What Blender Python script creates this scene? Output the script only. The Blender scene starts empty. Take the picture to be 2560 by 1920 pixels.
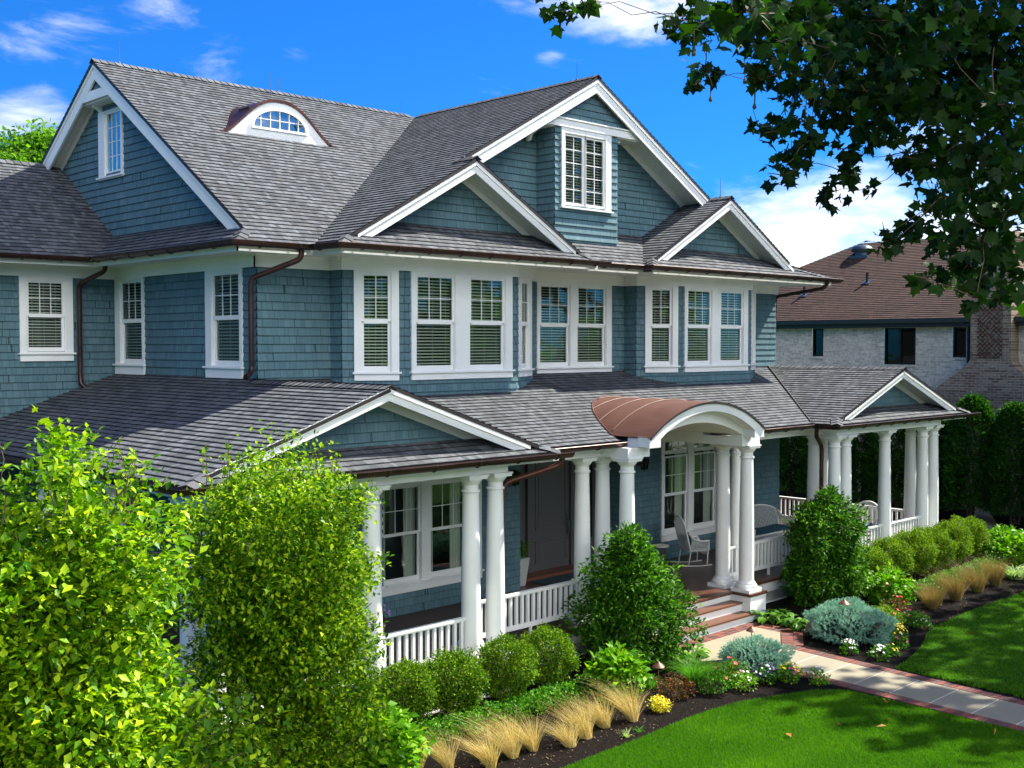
import bpy, math, random
import numpy as np
from mathutils import Vector, Matrix, noise as mnoise
random.seed(7); RNG = np.random.default_rng(7)
K = 1.3                      # model unit -> metres
G = -0.46                    # ground level (porch floor = 0)
SC = bpy.context.scene; COL = SC.collection
# ------------------------------------------------------------ camera
CAM = (-8.979, -14.551, 4.370)
def _cam():
    y, p, r = math.radians(44.210), math.radians(-1.981), math.radians(-0.063)
    fw = Vector((math.sin(y)*math.cos(p), math.cos(y)*math.cos(p), math.sin(p)))
    rt = Vector((math.cos(y), -math.sin(y), 0)); up = rt.cross(fw)
    r2 = rt*math.cos(r)+up*math.sin(r); u2 = -rt*math.sin(r)+up*math.cos(r)
    cd = bpy.data.cameras.new('camera'); cd.sensor_width = 36; cd.lens = 36*2864.3/2560
    cd.clip_start = .1; cd.clip_end = 3000
    co = bpy.data.objects.new('camera', cd); COL.objects.link(co)
    m = Matrix((r2, u2, -fw)).transposed().to_4x4(); m.translation = Vector(CAM)*K
    co.matrix_world = m; SC.camera = co
    return fw, r2, u2
FW, RT, UP = _cam()
def pdir(px, py):
    return (FW + RT*((px-1280)/2864.3) - UP*((py-960)/2864.3)).normalized()
# ------------------------------------------------------------ sun, sky, exposure
SUN = Vector((.85, -.24, 1.0)).normalized()
def _light():
    l = bpy.data.lights.new('sun', 'SUN'); l.energy = 5.0; l.angle = math.radians(.7); l.color = (1, .94, .82)
    o = bpy.data.objects.new('sun', l); COL.objects.link(o)
    o.rotation_euler = (-SUN).to_track_quat('-Z', 'Y').to_euler(); o.location = (0, 0, 40)
    w = bpy.data.worlds.new('World'); SC.world = w; w.use_nodes = True
    nt = w.node_tree; N = nt.nodes; L = nt.links; N.clear()
    out = N.new('ShaderNodeOutputWorld'); bg = N.new('ShaderNodeBackground'); bg.inputs[1].default_value = .057
    sky = N.new('ShaderNodeTexSky'); sky.sky_type = 'NISHITA'; sky.sun_disc = False
    sky.sun_elevation = math.asin(SUN.z); sky.sun_rotation = math.atan2(SUN.x, SUN.y)
    sky.air_density = 1.1; sky.dust_density = .35; sky.ozone_density = 3.2
    tint = N.new('ShaderNodeMix'); tint.data_type = 'RGBA'; tint.blend_type = 'MULTIPLY'; tint.inputs[0].default_value = 1
    tint.inputs[7].default_value = (.09, .52, 1.20, 1)
    L.new(sky.outputs[0], tint.inputs[6])
    tc = N.new('ShaderNodeTexCoord')
    nz = N.new('ShaderNodeTexNoise'); nz.inputs['Scale'].default_value = 7.5; nz.inputs['Detail'].default_value = 9
    nz.inputs['Roughness'].default_value = .62; nz.inputs['Distortion'].default_value = .35
    mp = N.new('ShaderNodeMapping'); mp.inputs['Scale'].default_value = (1, 1, 2.7); mp.inputs['Rotation'].default_value = (.12, -.1, 0)
    L.new(tc.outputs['Generated'], mp.inputs[0]); L.new(mp.outputs[0], nz.inputs[0])
    acc = None
    # where clouds stand: direction, angular radius, strength
    blobs = [((60,150),.13,.20),((60,280),.11,.34),((180,70),.10,.17),((200,150),.08,.2),((520,155),.08,.24),((430,175),.06,.16),((740,150),.05,.24),((770,235),.05,.16),((400,40),.08,.18),((280,40),.05,.12),((1370,138),.025,.18),
             ((1600,10),.10,.34),((1740,410),.07,.22),((2080,560),.20,.50),((2400,420),.16,.34),((2450,600),.2,.5),((1960,660),.16,.55),((2330,60),.15,.12)]
    def math_(op, a, b=None):
        n = N.new('ShaderNodeMath'); n.operation = op
        for i, q in enumerate((a, b)):
            if q is None: continue
            if isinstance(q, (int, float)): n.inputs[i].default_value = q
            else: L.new(q, n.inputs[i])
        return n.outputs[0]
    for pp, rad, st in [((Vector((-.25,-1,.55)).normalized()),1.25,.70)]+blobs:  # first entry: unseen cloud bank added behind the camera as fill light
        d = pp if isinstance(pp, Vector) else pdir(*pp)
        sub = N.new('ShaderNodeVectorMath'); sub.operation = 'SUBTRACT'; L.new(tc.outputs['Generated'], sub.inputs[0]); sub.inputs[1].default_value = d
        sc = N.new('ShaderNodeVectorMath'); sc.operation = 'MULTIPLY'; L.new(sub.outputs[0], sc.inputs[0]); sc.inputs[1].default_value = (1, 1, 2.0)
        ln = N.new('ShaderNodeVectorMath'); ln.operation = 'LENGTH'; L.new(sc.outputs[0], ln.inputs[0])
        mr = N.new('ShaderNodeMapRange'); mr.interpolation_type = 'SMOOTHSTEP'; L.new(ln.outputs['Value'], mr.inputs[0])
        mr.inputs[1].default_value = rad; mr.inputs[2].default_value = 0; mr.inputs[3].default_value = 0; mr.inputs[4].default_value = st
        acc = mr.outputs[0] if acc is None else math_('MAXIMUM', acc, mr.outputs[0])
    s = math_('ADD', nz.outputs[0], acc)
    ramp = N.new('ShaderNodeMapRange'); ramp.interpolation_type = 'SMOOTHSTEP'; L.new(s, ramp.inputs[0])
    ramp.inputs[1].default_value = .63; ramp.inputs[2].default_value = 1.08; ramp.inputs[3].default_value = 0; ramp.inputs[4].default_value = 1
    mix = N.new('ShaderNodeMix'); mix.data_type = 'RGBA'; L.new(ramp.outputs[0], mix.inputs[0]); L.new(tint.outputs[2], mix.inputs[6])
    bk = N.new('ShaderNodeVectorMath'); bk.operation = 'DOT_PRODUCT'; L.new(tc.outputs['Generated'], bk.inputs[0]); bk.inputs[1].default_value = Vector((-.15, -1, .35)).normalized()
    bm = N.new('ShaderNodeMapRange'); L.new(bk.outputs['Value'], bm.inputs[0]); bm.inputs[1].default_value = .0; bm.inputs[2].default_value = .6; bm.inputs[3].default_value = 11; bm.inputs[4].default_value = 33  # clouds on that unseen side brightened to fill the shaded front
    cb = N.new('ShaderNodeCombineColor'); 
    for i_ in range(3): L.new(bm.outputs[0], cb.inputs[i_])
    L.new(cb.outputs[0], mix.inputs[7])
    L.new(mix.outputs[2], bg.inputs[0]); L.new(bg.outputs[0], out.inputs[0])
_light()
SC.view_settings.view_transform = 'Standard'; SC.view_settings.look = 'None'; SC.view_settings.exposure = 1.42; SC.view_settings.gamma = 1
SC.cycles.max_bounces = 7; SC.cycles.transparent_max_bounces = 10; SC.cycles.diffuse_bounces = 3; SC.cycles.caustics_reflective = False; SC.cycles.caustics_refractive = False
# ------------------------------------------------------------ material helpers
class NT:
    def __init__(s, name):
        s.m = bpy.data.materials.new(name); s.m.use_nodes = True; s.t = s.m.node_tree; s.N = s.t.nodes; s.L = s.t.links
        s.b = s.N['Principled BSDF']; s.out = s.N['Material Output']
    def n(s, typ, **kw):
        q = s.N.new('ShaderNode'+typ)
        for k, v in kw.items(): setattr(q, k, v)
        return q
    def set(s, node, i, v):
        if isinstance(v, bpy.types.NodeSocket): s.L.new(v, node.inputs[i])
        else: node.inputs[i].default_value = v
    def math(s, op, a, b=0.0, c=None):
        q = s.n('Math', operation=op); s.set(q, 0, a); s.set(q, 1, b)
        if c is not None: s.set(q, 2, c)
        return q.outputs[0]
    def mix(s, f, a, b, bt='MIX'):
        q = s.n('Mix', data_type='RGBA', blend_type=bt); s.set(q, 0, f)
        s.set(q, 6, a if not isinstance(a, tuple) else (*a, 1)); s.set(q, 7, b if not isinstance(b, tuple) else (*b, 1))
        return q.outputs[2]
    def noise(s, vec, scale, detail=3, rough=.5, dist=0):
        q = s.n('TexNoise'); 
        if vec is not None: s.L.new(vec, q.inputs[0])
        q.inputs['Scale'].default_value = scale; q.inputs['Detail'].default_value = detail; q.inputs['Roughness'].default_value = rough; q.inputs['Distortion'].default_value = dist
        return q.outputs[0]
    def rng(s, v, a, b, c=0., d=1.):
        q = s.n('MapRange'); s.set(q, 0, v); s.set(q, 1, a); s.set(q, 2, b); s.set(q, 3, c); s.set(q, 4, d); return q.outputs[0]
    def bump(s, h, st=.5, dist=.01):
        q = s.n('Bump'); q.inputs['Strength'].default_value = st; q.inputs['Distance'].default_value = dist; s.L.new(h, q.inputs['Height']); s.L.new(q.outputs[0], s.b.inputs['Normal']); return q
    def obj(s): return s.n('TexCoord').outputs['Object']
    def pos(s): return s.n('NewGeometry').outputs['Position']
    def uv(s):
        return s.n('TexCoord').outputs['UV']
    def done(s, col=None, rough=None, metal=None, spec=None):
        for k, v in (('Base Color', col), ('Roughness', rough), ('Metallic', metal), ('Specular IOR Level', spec)):
            if v is not None: s.set(s.b, k, (*v, 1) if isinstance(v, tuple) else v)
        return s.m
def plain(name, col, rough=.5, var=.08, scale=6, metal=0, bump=0., spec=.5):
    t = NT(name); p = t.pos(); nz = t.noise(p, scale, 5, .6)
    f = t.rng(nz, .3, .7, 1-var, 1+var)
    c = t.mix(1., col, (1, 1, 1), 'MULTIPLY'); q = t.n('VectorMath', operation='SCALE'); t.L.new(c, q.inputs[0]); t.L.new(f, q.inputs['Scale'])
    if bump: t.bump(t.noise(p, scale*14, 4), .4, bump)
    t.set(t.b, 'Base Color', q.outputs[0])
    return t.done(None, t.rng(nz, .3, .7, max(0, rough-.07), min(1, rough+.07)), metal, spec)
def shingle(name, cols, w, h, gap, rough=.8, grain=0., tooth=False, wood=False, butt=.75):
    """rows of shakes/shingles in the panel's own UV metres; every piece has its own width and tone"""
    t = NT(name); uv = t.uv(); sp = t.n('SeparateXYZ'); t.L.new(uv, sp.inputs[0]); u, v = sp.outputs[0], sp.outputs[1]
    vr = t.math('DIVIDE', v, h); row = t.math('FLOOR', vr); fv = t.math('FRACT', vr)
    wn = t.n('TexWhiteNoise', noise_dimensions='1D'); t.L.new(row, wn.inputs['W'])
    u1 = t.math('ADD', t.math('DIVIDE', u, w), t.math('MULTIPLY', wn.outputs[0], 37.))
    cx = t.n('CombineXYZ'); t.L.new(u1, cx.inputs[0]); t.L.new(t.math('MULTIPLY', row, 7.31), cx.inputs[1])
    wob = t.noise(cx.outputs[0], .9, 1)
    u2 = t.math('ADD', u1, t.math('MULTIPLY', wob, 1.9)); cell = t.math('FLOOR', u2); fu = t.math('FRACT', u2)
    cc = t.n('CombineXYZ'); t.L.new(cell, cc.inputs[0]); t.L.new(row, cc.inputs[1])
    w2 = t.n('TexWhiteNoise', noise_dimensions='2D'); t.L.new(cc.outputs[0], w2.inputs['Vector']); rnd = w2.outputs[0]
    ramp = t.n('ValToRGB'); t.L.new(rnd, ramp.inputs[0]); e = ramp.color_ramp.elements
    for i, c in enumerate(cols):
        q = e[i] if i < 2 else e.new(1.)
        q.position = i/(len(cols)-1); q.color = (*c, 1)
    col = ramp.outputs[0]
    ps = t.pos()
    big = t.rng(t.noise(ps, .6, 3), .35, .65, .90, 1.08)
    if grain:
        gr = t.rng(t.noise(ps, 95, 3, .8), .3, .7, 1-grain, 1+grain); big = t.math('MULTIPLY', big, gr)
    if wood:
        gv = t.n('CombineXYZ'); t.L.new(t.math('MULTIPLY', u, 60.), gv.inputs[0]); t.L.new(t.math('MULTIPLY', v, 5.), gv.inputs[1])
        big = t.math('MULTIPLY', big, t.rng(t.noise(gv.outputs[0], 1, 3), .3, .7, .93, 1.07))
    if tooth:
        w3 = t.n('TexWhiteNoise', noise_dimensions='2D'); ad = t.n('VectorMath', operation='ADD'); t.L.new(cc.outputs[0], ad.inputs[0]); ad.inputs[1].default_value = (31.5, 11.2, 0); t.L.new(ad.outputs[0], w3.inputs['Vector'])
        band = t.math('MULTIPLY', t.math('GREATER_THAN', w3.outputs[0], .45), t.math('LESS_THAN', fv, .22))
        big = t.math('MULTIPLY', big, t.math('SUBTRACT', 1., t.math('MULTIPLY', band, .35)))
    g = t.math('MAXIMUM', t.math('LESS_THAN', fu, gap), t.math('MULTIPLY', t.math('LESS_THAN', fv, .05), butt)); big = t.math('MULTIPLY', big, t.math('SUBTRACT', 1., t.math('MULTIPLY', g, .68)))  # piece joints, plus lap shade painted dark along each course butt
    q = t.n('VectorMath', operation='SCALE'); t.L.new(col, q.inputs[0]); t.L.new(big, q.inputs['Scale']); t.L.new(q.outputs[0], t.b.inputs['Base Color'])
    hh = t.math('ADD', t.math('MULTIPLY', rnd, .5), t.math('MULTIPLY', g, -1.5)); t.bump(hh, .6, .008)
    return t.done(None, rough, 0., .3)
def leafmat(name, c1, c2, c3, trans=.45, rough=.45, tcol=None):
    t = NT(name); sp = t.n('SeparateXYZ'); t.L.new(t.uv(), sp.inputs[0]); r = sp.outputs[0]
    ramp = t.n('ValToRGB'); t.L.new(r, ramp.inputs[0]); e = ramp.color_ramp.elements
    e[0].color = (*c1, 1); e[1].color = (*c3, 1); q = e.new(.5); q.color = (*c2, 1)
    t.L.new(ramp.outputs[0], t.b.inputs['Base Color']); t.b.inputs['Roughness'].default_value = rough; t.b.inputs['Specular IOR Level'].default_value = .15
    tr = t.n('BsdfTranslucent'); tm = t.mix(1., ramp.outputs[0], tcol or (1.5, 1.7, .5), 'MULTIPLY'); t.L.new(tm, tr.inputs[0])
    mx = t.n('MixShader'); mx.inputs[0].default_value = trans; t.L.new(t.b.outputs[0], mx.inputs[1]); t.L.new(tr.outputs[0], mx.inputs[2]); t.L.new(mx.outputs[0], t.out.inputs[0])
    return t.m
M = {}
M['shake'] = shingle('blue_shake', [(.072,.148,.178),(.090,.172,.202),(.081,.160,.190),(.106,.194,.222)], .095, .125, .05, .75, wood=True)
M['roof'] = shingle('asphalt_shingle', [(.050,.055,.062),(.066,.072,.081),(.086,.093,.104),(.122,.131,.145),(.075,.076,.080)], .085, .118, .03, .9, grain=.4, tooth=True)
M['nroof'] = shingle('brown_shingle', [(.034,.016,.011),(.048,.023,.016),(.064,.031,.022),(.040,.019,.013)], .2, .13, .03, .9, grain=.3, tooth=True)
M['white'] = plain('white_paint', (.77, .78, .76), .45, .045, 1.7, bump=.0015)
M['soffit'] = plain('soffit_paint', (.76, .76, .72), .5, .03, 3)
M['dark'] = plain('drip_edge', (.02, .014, .013), .5, .1)
M['gutter'] = plain('bronze_gutter', (.052, .026, .020), .32, .25, 2.5, metal=.55)
M['copper'] = plain('copper_sheet', (.095, .034, .020), .62, .10, 1.6, metal=.1)
M['oldcopper'] = plain('aged_copper', (.095, .035, .026), .38, .25, 3, metal=.5)
M['iron'] = plain('black_metal', (.012, .012, .013), .4, .1, metal=.4)
M['rod'] = plain('grey_rod', (.12, .13, .15), .4, .1, metal=.7)
M['blind'] = plain('blind_slat', (.74, .75, .68), .5, .03)
M['curtain'] = plain('sheer_curtain', (.62, .64, .6), .8, .04)
M['room'] = plain('dark_room', (.02, .022, .02), .9, .2)
M['door'] = plain('taupe_door', (.085, .086, .088), .35, .05, 3)
M['wicker'] = plain('white_wicker', (.7, .69, .66), .55, .12, 60, bump=.003)
M['teal'] = plain('teal_cushion', (.006, .06, .085), .8, .2, 20, bump=.004)
M['mat'] = plain('door_mat', (.012, .035, .05), .95, .25, 80)
M['stonepot'] = plain('grey_planter', (.42, .44, .42), .6, .06, 8)
M['bark'] = plain('bark', (.085, .058, .042), .9, .5, 14, bump=.01)
M['birchbark'] = plain('peeling_birch_bark', (.25, .16, .11), .85, .6, 22, bump=.01)
M['twig'] = plain('twig', (.10, .06, .035), .9, .3)
M['bronze'] = plain('bronze_lamp', (.18, .085, .055), .45, .2, metal=.5)
M['signm'] = plain('dark_bronze_sign', (.022, .026, .02), .45, .2, metal=.3)
M['signt'] = plain('sign_lettering', (.16, .16, .11), .5, .1)
M['stem'] = plain('dry_stem', (.16, .12, .06), .8, .3)
M['cloth_w'] = plain('off_white', (.6, .58, .5), .7, .1)
def woodmat(name, c1, c2, rough, sx=9.):
    t = NT(name); p = t.pos(); mp = t.n('Mapping'); mp.inputs['Scale'].default_value = (1.2, sx*5, 8); t.L.new(p, mp.inputs[0])
    nz = t.noise(mp.outputs[0], 1.2, 6, .6); sp = t.n('SeparateXYZ'); t.L.new(p, sp.inputs[0])
    fr = t.math('FRACT', t.math('MULTIPLY', sp.outputs[1], sx)); g = t.math('LESS_THAN', fr, .035)
    wn = t.n('TexWhiteNoise', noise_dimensions='1D'); t.L.new(t.math('FLOOR', t.math('MULTIPLY', sp.outputs[1], sx)), wn.inputs['W'])
    c = t.mix(t.math('MULTIPLY', t.math('ADD', nz, wn.outputs[0]), .5), c1, c2); c = t.mix(t.math('MULTIPLY', g, .7), c, (.01, .005, .004))
    t.L.new(c, t.b.inputs['Base Color']); t.bump(nz, .15, .003)
    return t.done(None, rough, 0., .5)
M['floorwood'] = woodmat('porch_boards', (.05, .018, .011), (.095, .034, .02), .3)
M['stepwood'] = woodmat('step_boards', (.10, .040, .022), (.165, .068, .038), .38)
def brickmat(name, c1, c2, mort, w, h, axis, rough=.85, off=.5, ms=.012, big=None, dark=.0):
    t = NT(name); p = t.pos(); sp = t.n('SeparateXYZ'); t.L.new(p, sp.inputs[0]); cx = t.n('CombineXYZ')
    t.L.new(sp.outputs[axis[0]], cx.inputs[0]); t.L.new(sp.outputs[axis[1]], cx.inputs[1])
    b = t.n('TexBrick', offset=off); t.L.new(cx.outputs[0], b.inputs[0]); b.inputs['Scale'].default_value = 1
    b.inputs['Brick Width'].default_value = w; b.inputs['Row Height'].default_value = h; b.inputs['Mortar Size'].default_value = ms; b.inputs['Bias'].default_value = 0; b.inputs['Mortar Smooth'].default_value = .2
    b.inputs['Color1'].default_value = (*c1, 1); b.inputs['Color2'].default_value = (*c2, 1); b.inputs['Mortar'].default_value = (*mort, 1)
    col = b.outputs[0]
    nz = t.rng(t.noise(p, 9, 5, .7), .3, .7, .72, 1.25)
    if dark:
        d = t.math('GREATER_THAN', t.noise(p, 7, 4, .75), .62); col = t.mix(t.math('MULTIPLY', d, dark), col, (.07, .045, .035))
    q = t.n('VectorMath', operation='SCALE'); t.L.new(col, q.inputs[0]); t.L.new(nz, q.inputs['Scale']); t.L.new(q.outputs[0], t.b.inputs['Base Color'])
    t.bump(b.outputs['Fac'], -.6, .01)
    return t.done(None, rough, 0., .3)
M['nbrick'] = brickmat('whitewashed_brick', (.80,.70,.54), (.54,.46,.34), (.72,.66,.54), .30, .1, (1, 2), dark=.35)
M['cbrick'] = brickmat('chimney_brick', (.33,.25,.17), (.15,.085,.05), (.36,.33,.27), .30, .1, (1, 2), dark=.5)
M['herring'] = brickmat('herringbone_brick', (.12,.07,.05), (.24,.19,.15), (.34,.33,.30), .30, .1, (1, 2), dark=.5)
M['pbrickx'] = brickmat('red_paver', (.17,.045,.03), (.10,.035,.03), (.25,.2,.17), .105, .24, (0, 1), off=0)
M['pbricky'] = brickmat('red_paver_edge', (.19,.05,.033), (.11,.04,.035), (.25,.2,.17), .26, .105, (0, 1), off=0)
t = NT('bluestone'); nz = t.noise(t.pos(), 1.3, 6, .6); nf = t.noise(t.pos(), 60, 3)
t.L.new(t.mix(nz, (.18,.165,.125), (.30,.26,.165)), t.b.inputs['Base Color']); t.bump(nf, .2, .003); M['bluestone'] = t.done(None, .75)
M['joint'] = plain('mortar_joint', (.52,.48,.40), .9, .1)
t = NT('mulch'); p = t.pos(); n1 = t.noise(p, 26, 6, .75); n2 = t.noise(p, 4, 3)
t.L.new(t.mix(t.rng(n1, .4, .75), (.003,.0022,.002), (.022,.015,.011)), t.b.inputs['Base Color']); t.bump(n1, 1., .05); M['mulch'] = t.done(None, .95, 0, .1)
t = NT('turf'); p = t.pos(); n1 = t.noise(p, 1.6, 4, .6); n2 = t.noise(p, 55, 4, .7)
t.L.new(t.mix(n2, (.012,.04,.002), t.mix(n1, (.035,.10,.004), (.055,.13,.006))), t.b.inputs['Base Color']); t.bump(n2, 1., .03); M['turf'] = t.done(None, .9, 0, .1)
def glassmat(name, refl, tint=(.82,.9,.86)):
    t = NT(name); tr = t.n('BsdfTransparent'); tr.inputs[0].default_value = (*tint, 1); gl = t.n('BsdfGlossy'); gl.inputs['Roughness'].default_value = .02
    gl.inputs[0].default_value = (.85, .95, .9, 1)
    p = t.pos(); b = t.n('Bump'); b.inputs['Strength'].default_value = .12; b.inputs['Distance'].default_value = .02; t.L.new(t.noise(p, 1.7, 2), b.inputs['Height']); t.L.new(b.outputs[0], gl.inputs['Normal'])
    lw = t.n('LayerWeight'); lw.inputs[0].default_value = .35; f = t.math('MINIMUM', t.math('ADD', t.math('MULTIPLY', lw.outputs['Fresnel'], .8), refl), .9)
    mx = t.n('MixShader'); t.L.new(f, mx.inputs[0]); t.L.new(tr.outputs[0], mx.inputs[1]); t.L.new(gl.outputs[0], mx.inputs[2]); t.L.new(mx.outputs[0], t.out.inputs[0])
    return t.m
M['glass'] = glassmat('window_glass', .05, (.80,.88,.82)); M['mglass'] = glassmat('mirror_glass', .38, (.6,.66,.66)); M['bglass'] = glassmat('dark_glass', .0, (.3,.35,.32))
# ------------------------------------------------------------ mesh helpers (all coordinates in model units, scaled by K)
class Fr:
    def __init__(s, O, U, V, N):
        s.O, s.U, s.V, s.N = Vector(O), Vector(U).normalized(), Vector(V).normalized(), Vector(N).normalized()
    def p(s, u, v, n=0.): return s.O + s.U*u + s.V*v + s.N*n
Z3 = (0, 0, 1)
def wall_frame(x0, y0, x1, y1):
    """vertical plane; u runs from (x0,y0) to (x1,y1), the normal points to its right-hand (outer) side"""
    U = Vector((x1-x0, y1-y0, 0)).normalized(); N = Vector((U.y, -U.x, 0))
    return Fr((x0, y0, 0), U, Z3, N)
class MB:
    def __init__(s): s.v = []; s.f = []; s.uv = []; s.mi = []
    def face(s, pts, m=0, uvs=None):
        i = len(s.v); s.v += [tuple(p) for p in pts]; s.f.append(tuple(range(i, i+len(pts)))); s.mi.append(m)
        s.uv += list(uvs) if uvs else [(0., 0.)]*len(pts)
    def faces(s, V, F, m=0, uvs=None):
        i = len(s.v); s.v += [tuple(p) for p in V]
        for k, f in enumerate(F):
            s.f.append(tuple(i+j for j in f)); s.mi.append(m); s.uv += [uvs[j] for j in f] if uvs else [(0., 0.)]*len(f)
    def fbox(s, F, u0, u1, v0, v1, n0, n1, m=0):
        if u1 < u0: u0, u1 = u1, u0
        if v1 < v0: v0, v1 = v1, v0
        if n1 < n0: n0, n1 = n1, n0
        P = [F.p(u, v, n) for n in (n0, n1) for v in (v0, v1) for u in (u0, u1)]
        fs = [(4,5,7,6),(1,0,2,3),(0,4,6,2),(5,1,3,7),(2,6,7,3),(0,1,5,4)]
        if F.U.cross(F.V).dot(F.N) < 0: fs = [tuple(reversed(q)) for q in fs]
        s.faces(P, fs, m)
    def box(s, x0, x1, y0, y1, z0, z1, m=0): s.fbox(WORLD, x0, x1, y0, y1, z0, z1, m)
    def prism(s, poly, off, m=0):
        off = Vector(off); a = [Vector(p) for p in poly]; b = [p+off for p in a]; n = len(a)
        nr = (a[1]-a[0]).cross(a[2]-a[0])
        if nr.dot(off) > 0: a, b = b, a
        s.faces(a+b, [tuple(range(n)), tuple(reversed(range(n, 2*n)))]+[(i, i+n, (i+1) % n+n, (i+1) % n) if True else 0 for i in range(n)], m)
    def tube(s, path, r, seg=8, m=0, cap=True, rs=None):
        P = [Vector(p) for p in path]; V = []; n = len(P); prev = None
        for i, p in enumerate(P):
            d = (P[min(i+1, n-1)]-P[max(i-1, 0)]).normalized()
            if prev is None: a = d.orthogonal().normalized()
            else: a = (prev - d*prev.dot(d)).normalized()
            prev = a; b = d.cross(a); rr = rs[i] if rs else r
            V += [p+(a*math.cos(t)+b*math.sin(t))*rr for t in (2*math.pi*k/seg for k in range(seg))]
        F = [(i*seg+k, i*seg+(k+1) % seg, (i+1)*seg+(k+1) % seg, (i+1)*seg+k) for i in range(n-1) for k in range(seg)]
        if cap: F += [tuple(reversed(range(seg))), tuple((n-1)*seg+k for k in range(seg))]
        s.faces(V, F, m)
    def lathe(s, c, prof, seg=20, m=0):
        c = Vector(c); V = []; n = len(prof)
        for r, z in prof: V += [c+Vector((r*math.cos(2*math.pi*k/seg), r*math.sin(2*math.pi*k/seg), z)) for k in range(seg)]
        F = [(i*seg+k, i*seg+(k+1) % seg, (i+1)*seg+(k+1) % seg, (i+1)*seg+k) for i in range(n-1) for k in range(seg)]
        F += [tuple(reversed(range(seg))), tuple((n-1)*seg+k for k in range(seg))]
        s.faces(V, F, m)
WORLD = Fr((0, 0, 0), (1, 0, 0), (0, 1, 0), (0, 0, 1))
def lk(o, parent=None):
    COL.objects.link(o)
    if parent is not None: o.parent = parent
    return o
def obj(name, mb, mats, parent=None, smooth=False, label=None):
    me = bpy.data.meshes.new(name); me.from_pydata([(x*K, y*K, z*K) for x, y, z in mb.v], [], mb.f)
    for m in (mats if isinstance(mats, (list, tuple)) else [mats]): me.materials.append(m)
    me.polygons.foreach_set('material_index', mb.mi)
    ul = me.uv_layers.new(name='UVMap'); ul.data.foreach_set('uv', [c for q in mb.uv for c in q])
    if smooth:
        me.polygons.foreach_set('use_smooth', [True]*len(me.polygons))
        if smooth != 'all':
            me.set_sharp_from_angle(angle=math.radians(40))
    me.update(); o = bpy.data.objects.new(name, me); lk(o, parent)
    if label: o['label'] = label
    return o
def tag(o, label, cat, group=None, kind=None):
    if label: o['label'] = label
    if cat: o['category'] = cat
    if group: o['group'] = group
    if kind: o['kind'] = kind
    return o
def thing(name, label, cat, loc=(0, 0, 0), rz=0., group=None):
    o = bpy.data.objects.new(name, None); o.empty_display_size = .2; lk(o); o.location = Vector(loc)*K; o.rotation_euler = (0, 0, rz)
    return tag(o, label, cat, group)
def npobj(name, V, F, mat, parent=None, uv=None, smooth=False):
    me = bpy.data.meshes.new(name); V = np.asarray(V, np.float32)*K; F = np.asarray(F, np.int32); k = F.shape[1]
    me.vertices.add(len(V)); me.vertices.foreach_set('co', V.ravel()); me.loops.add(F.size); me.loops.foreach_set('vertex_index', F.ravel())
    me.polygons.add(len(F)); me.polygons.foreach_set('loop_start', np.arange(0, F.size, k, dtype=np.int32))
    me.update(calc_edges=True)
    if uv is not None:
        ul = me.uv_layers.new(name='UVMap'); ul.data.foreach_set('uv', np.repeat(np.asarray(uv, np.float32), k, axis=0).ravel())
    me.materials.append(mat)
    if smooth: me.polygons.foreach_set('use_smooth', [True]*len(F))
    me.validate(); o = bpy.data.objects.new(name, me); return lk(o, parent)
def dup(root, loc, rz=0., sc=1., label=None, group=None):
    r = root.copy(); COL.objects.link(r); r.location = Vector(loc)*K; r.rotation_euler = (0, 0, rz); r.scale = (sc,)*3 if not isinstance(sc, tuple) else sc
    if label: r['label'] = label
    if group: r['group'] = group
    for ch in list(root.children):
        c = ch.copy(); COL.objects.link(c); c.parent = r
        for g in ch.children:
            d = g.copy(); COL.objects.link(d); d.parent = c
    return r
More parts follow.
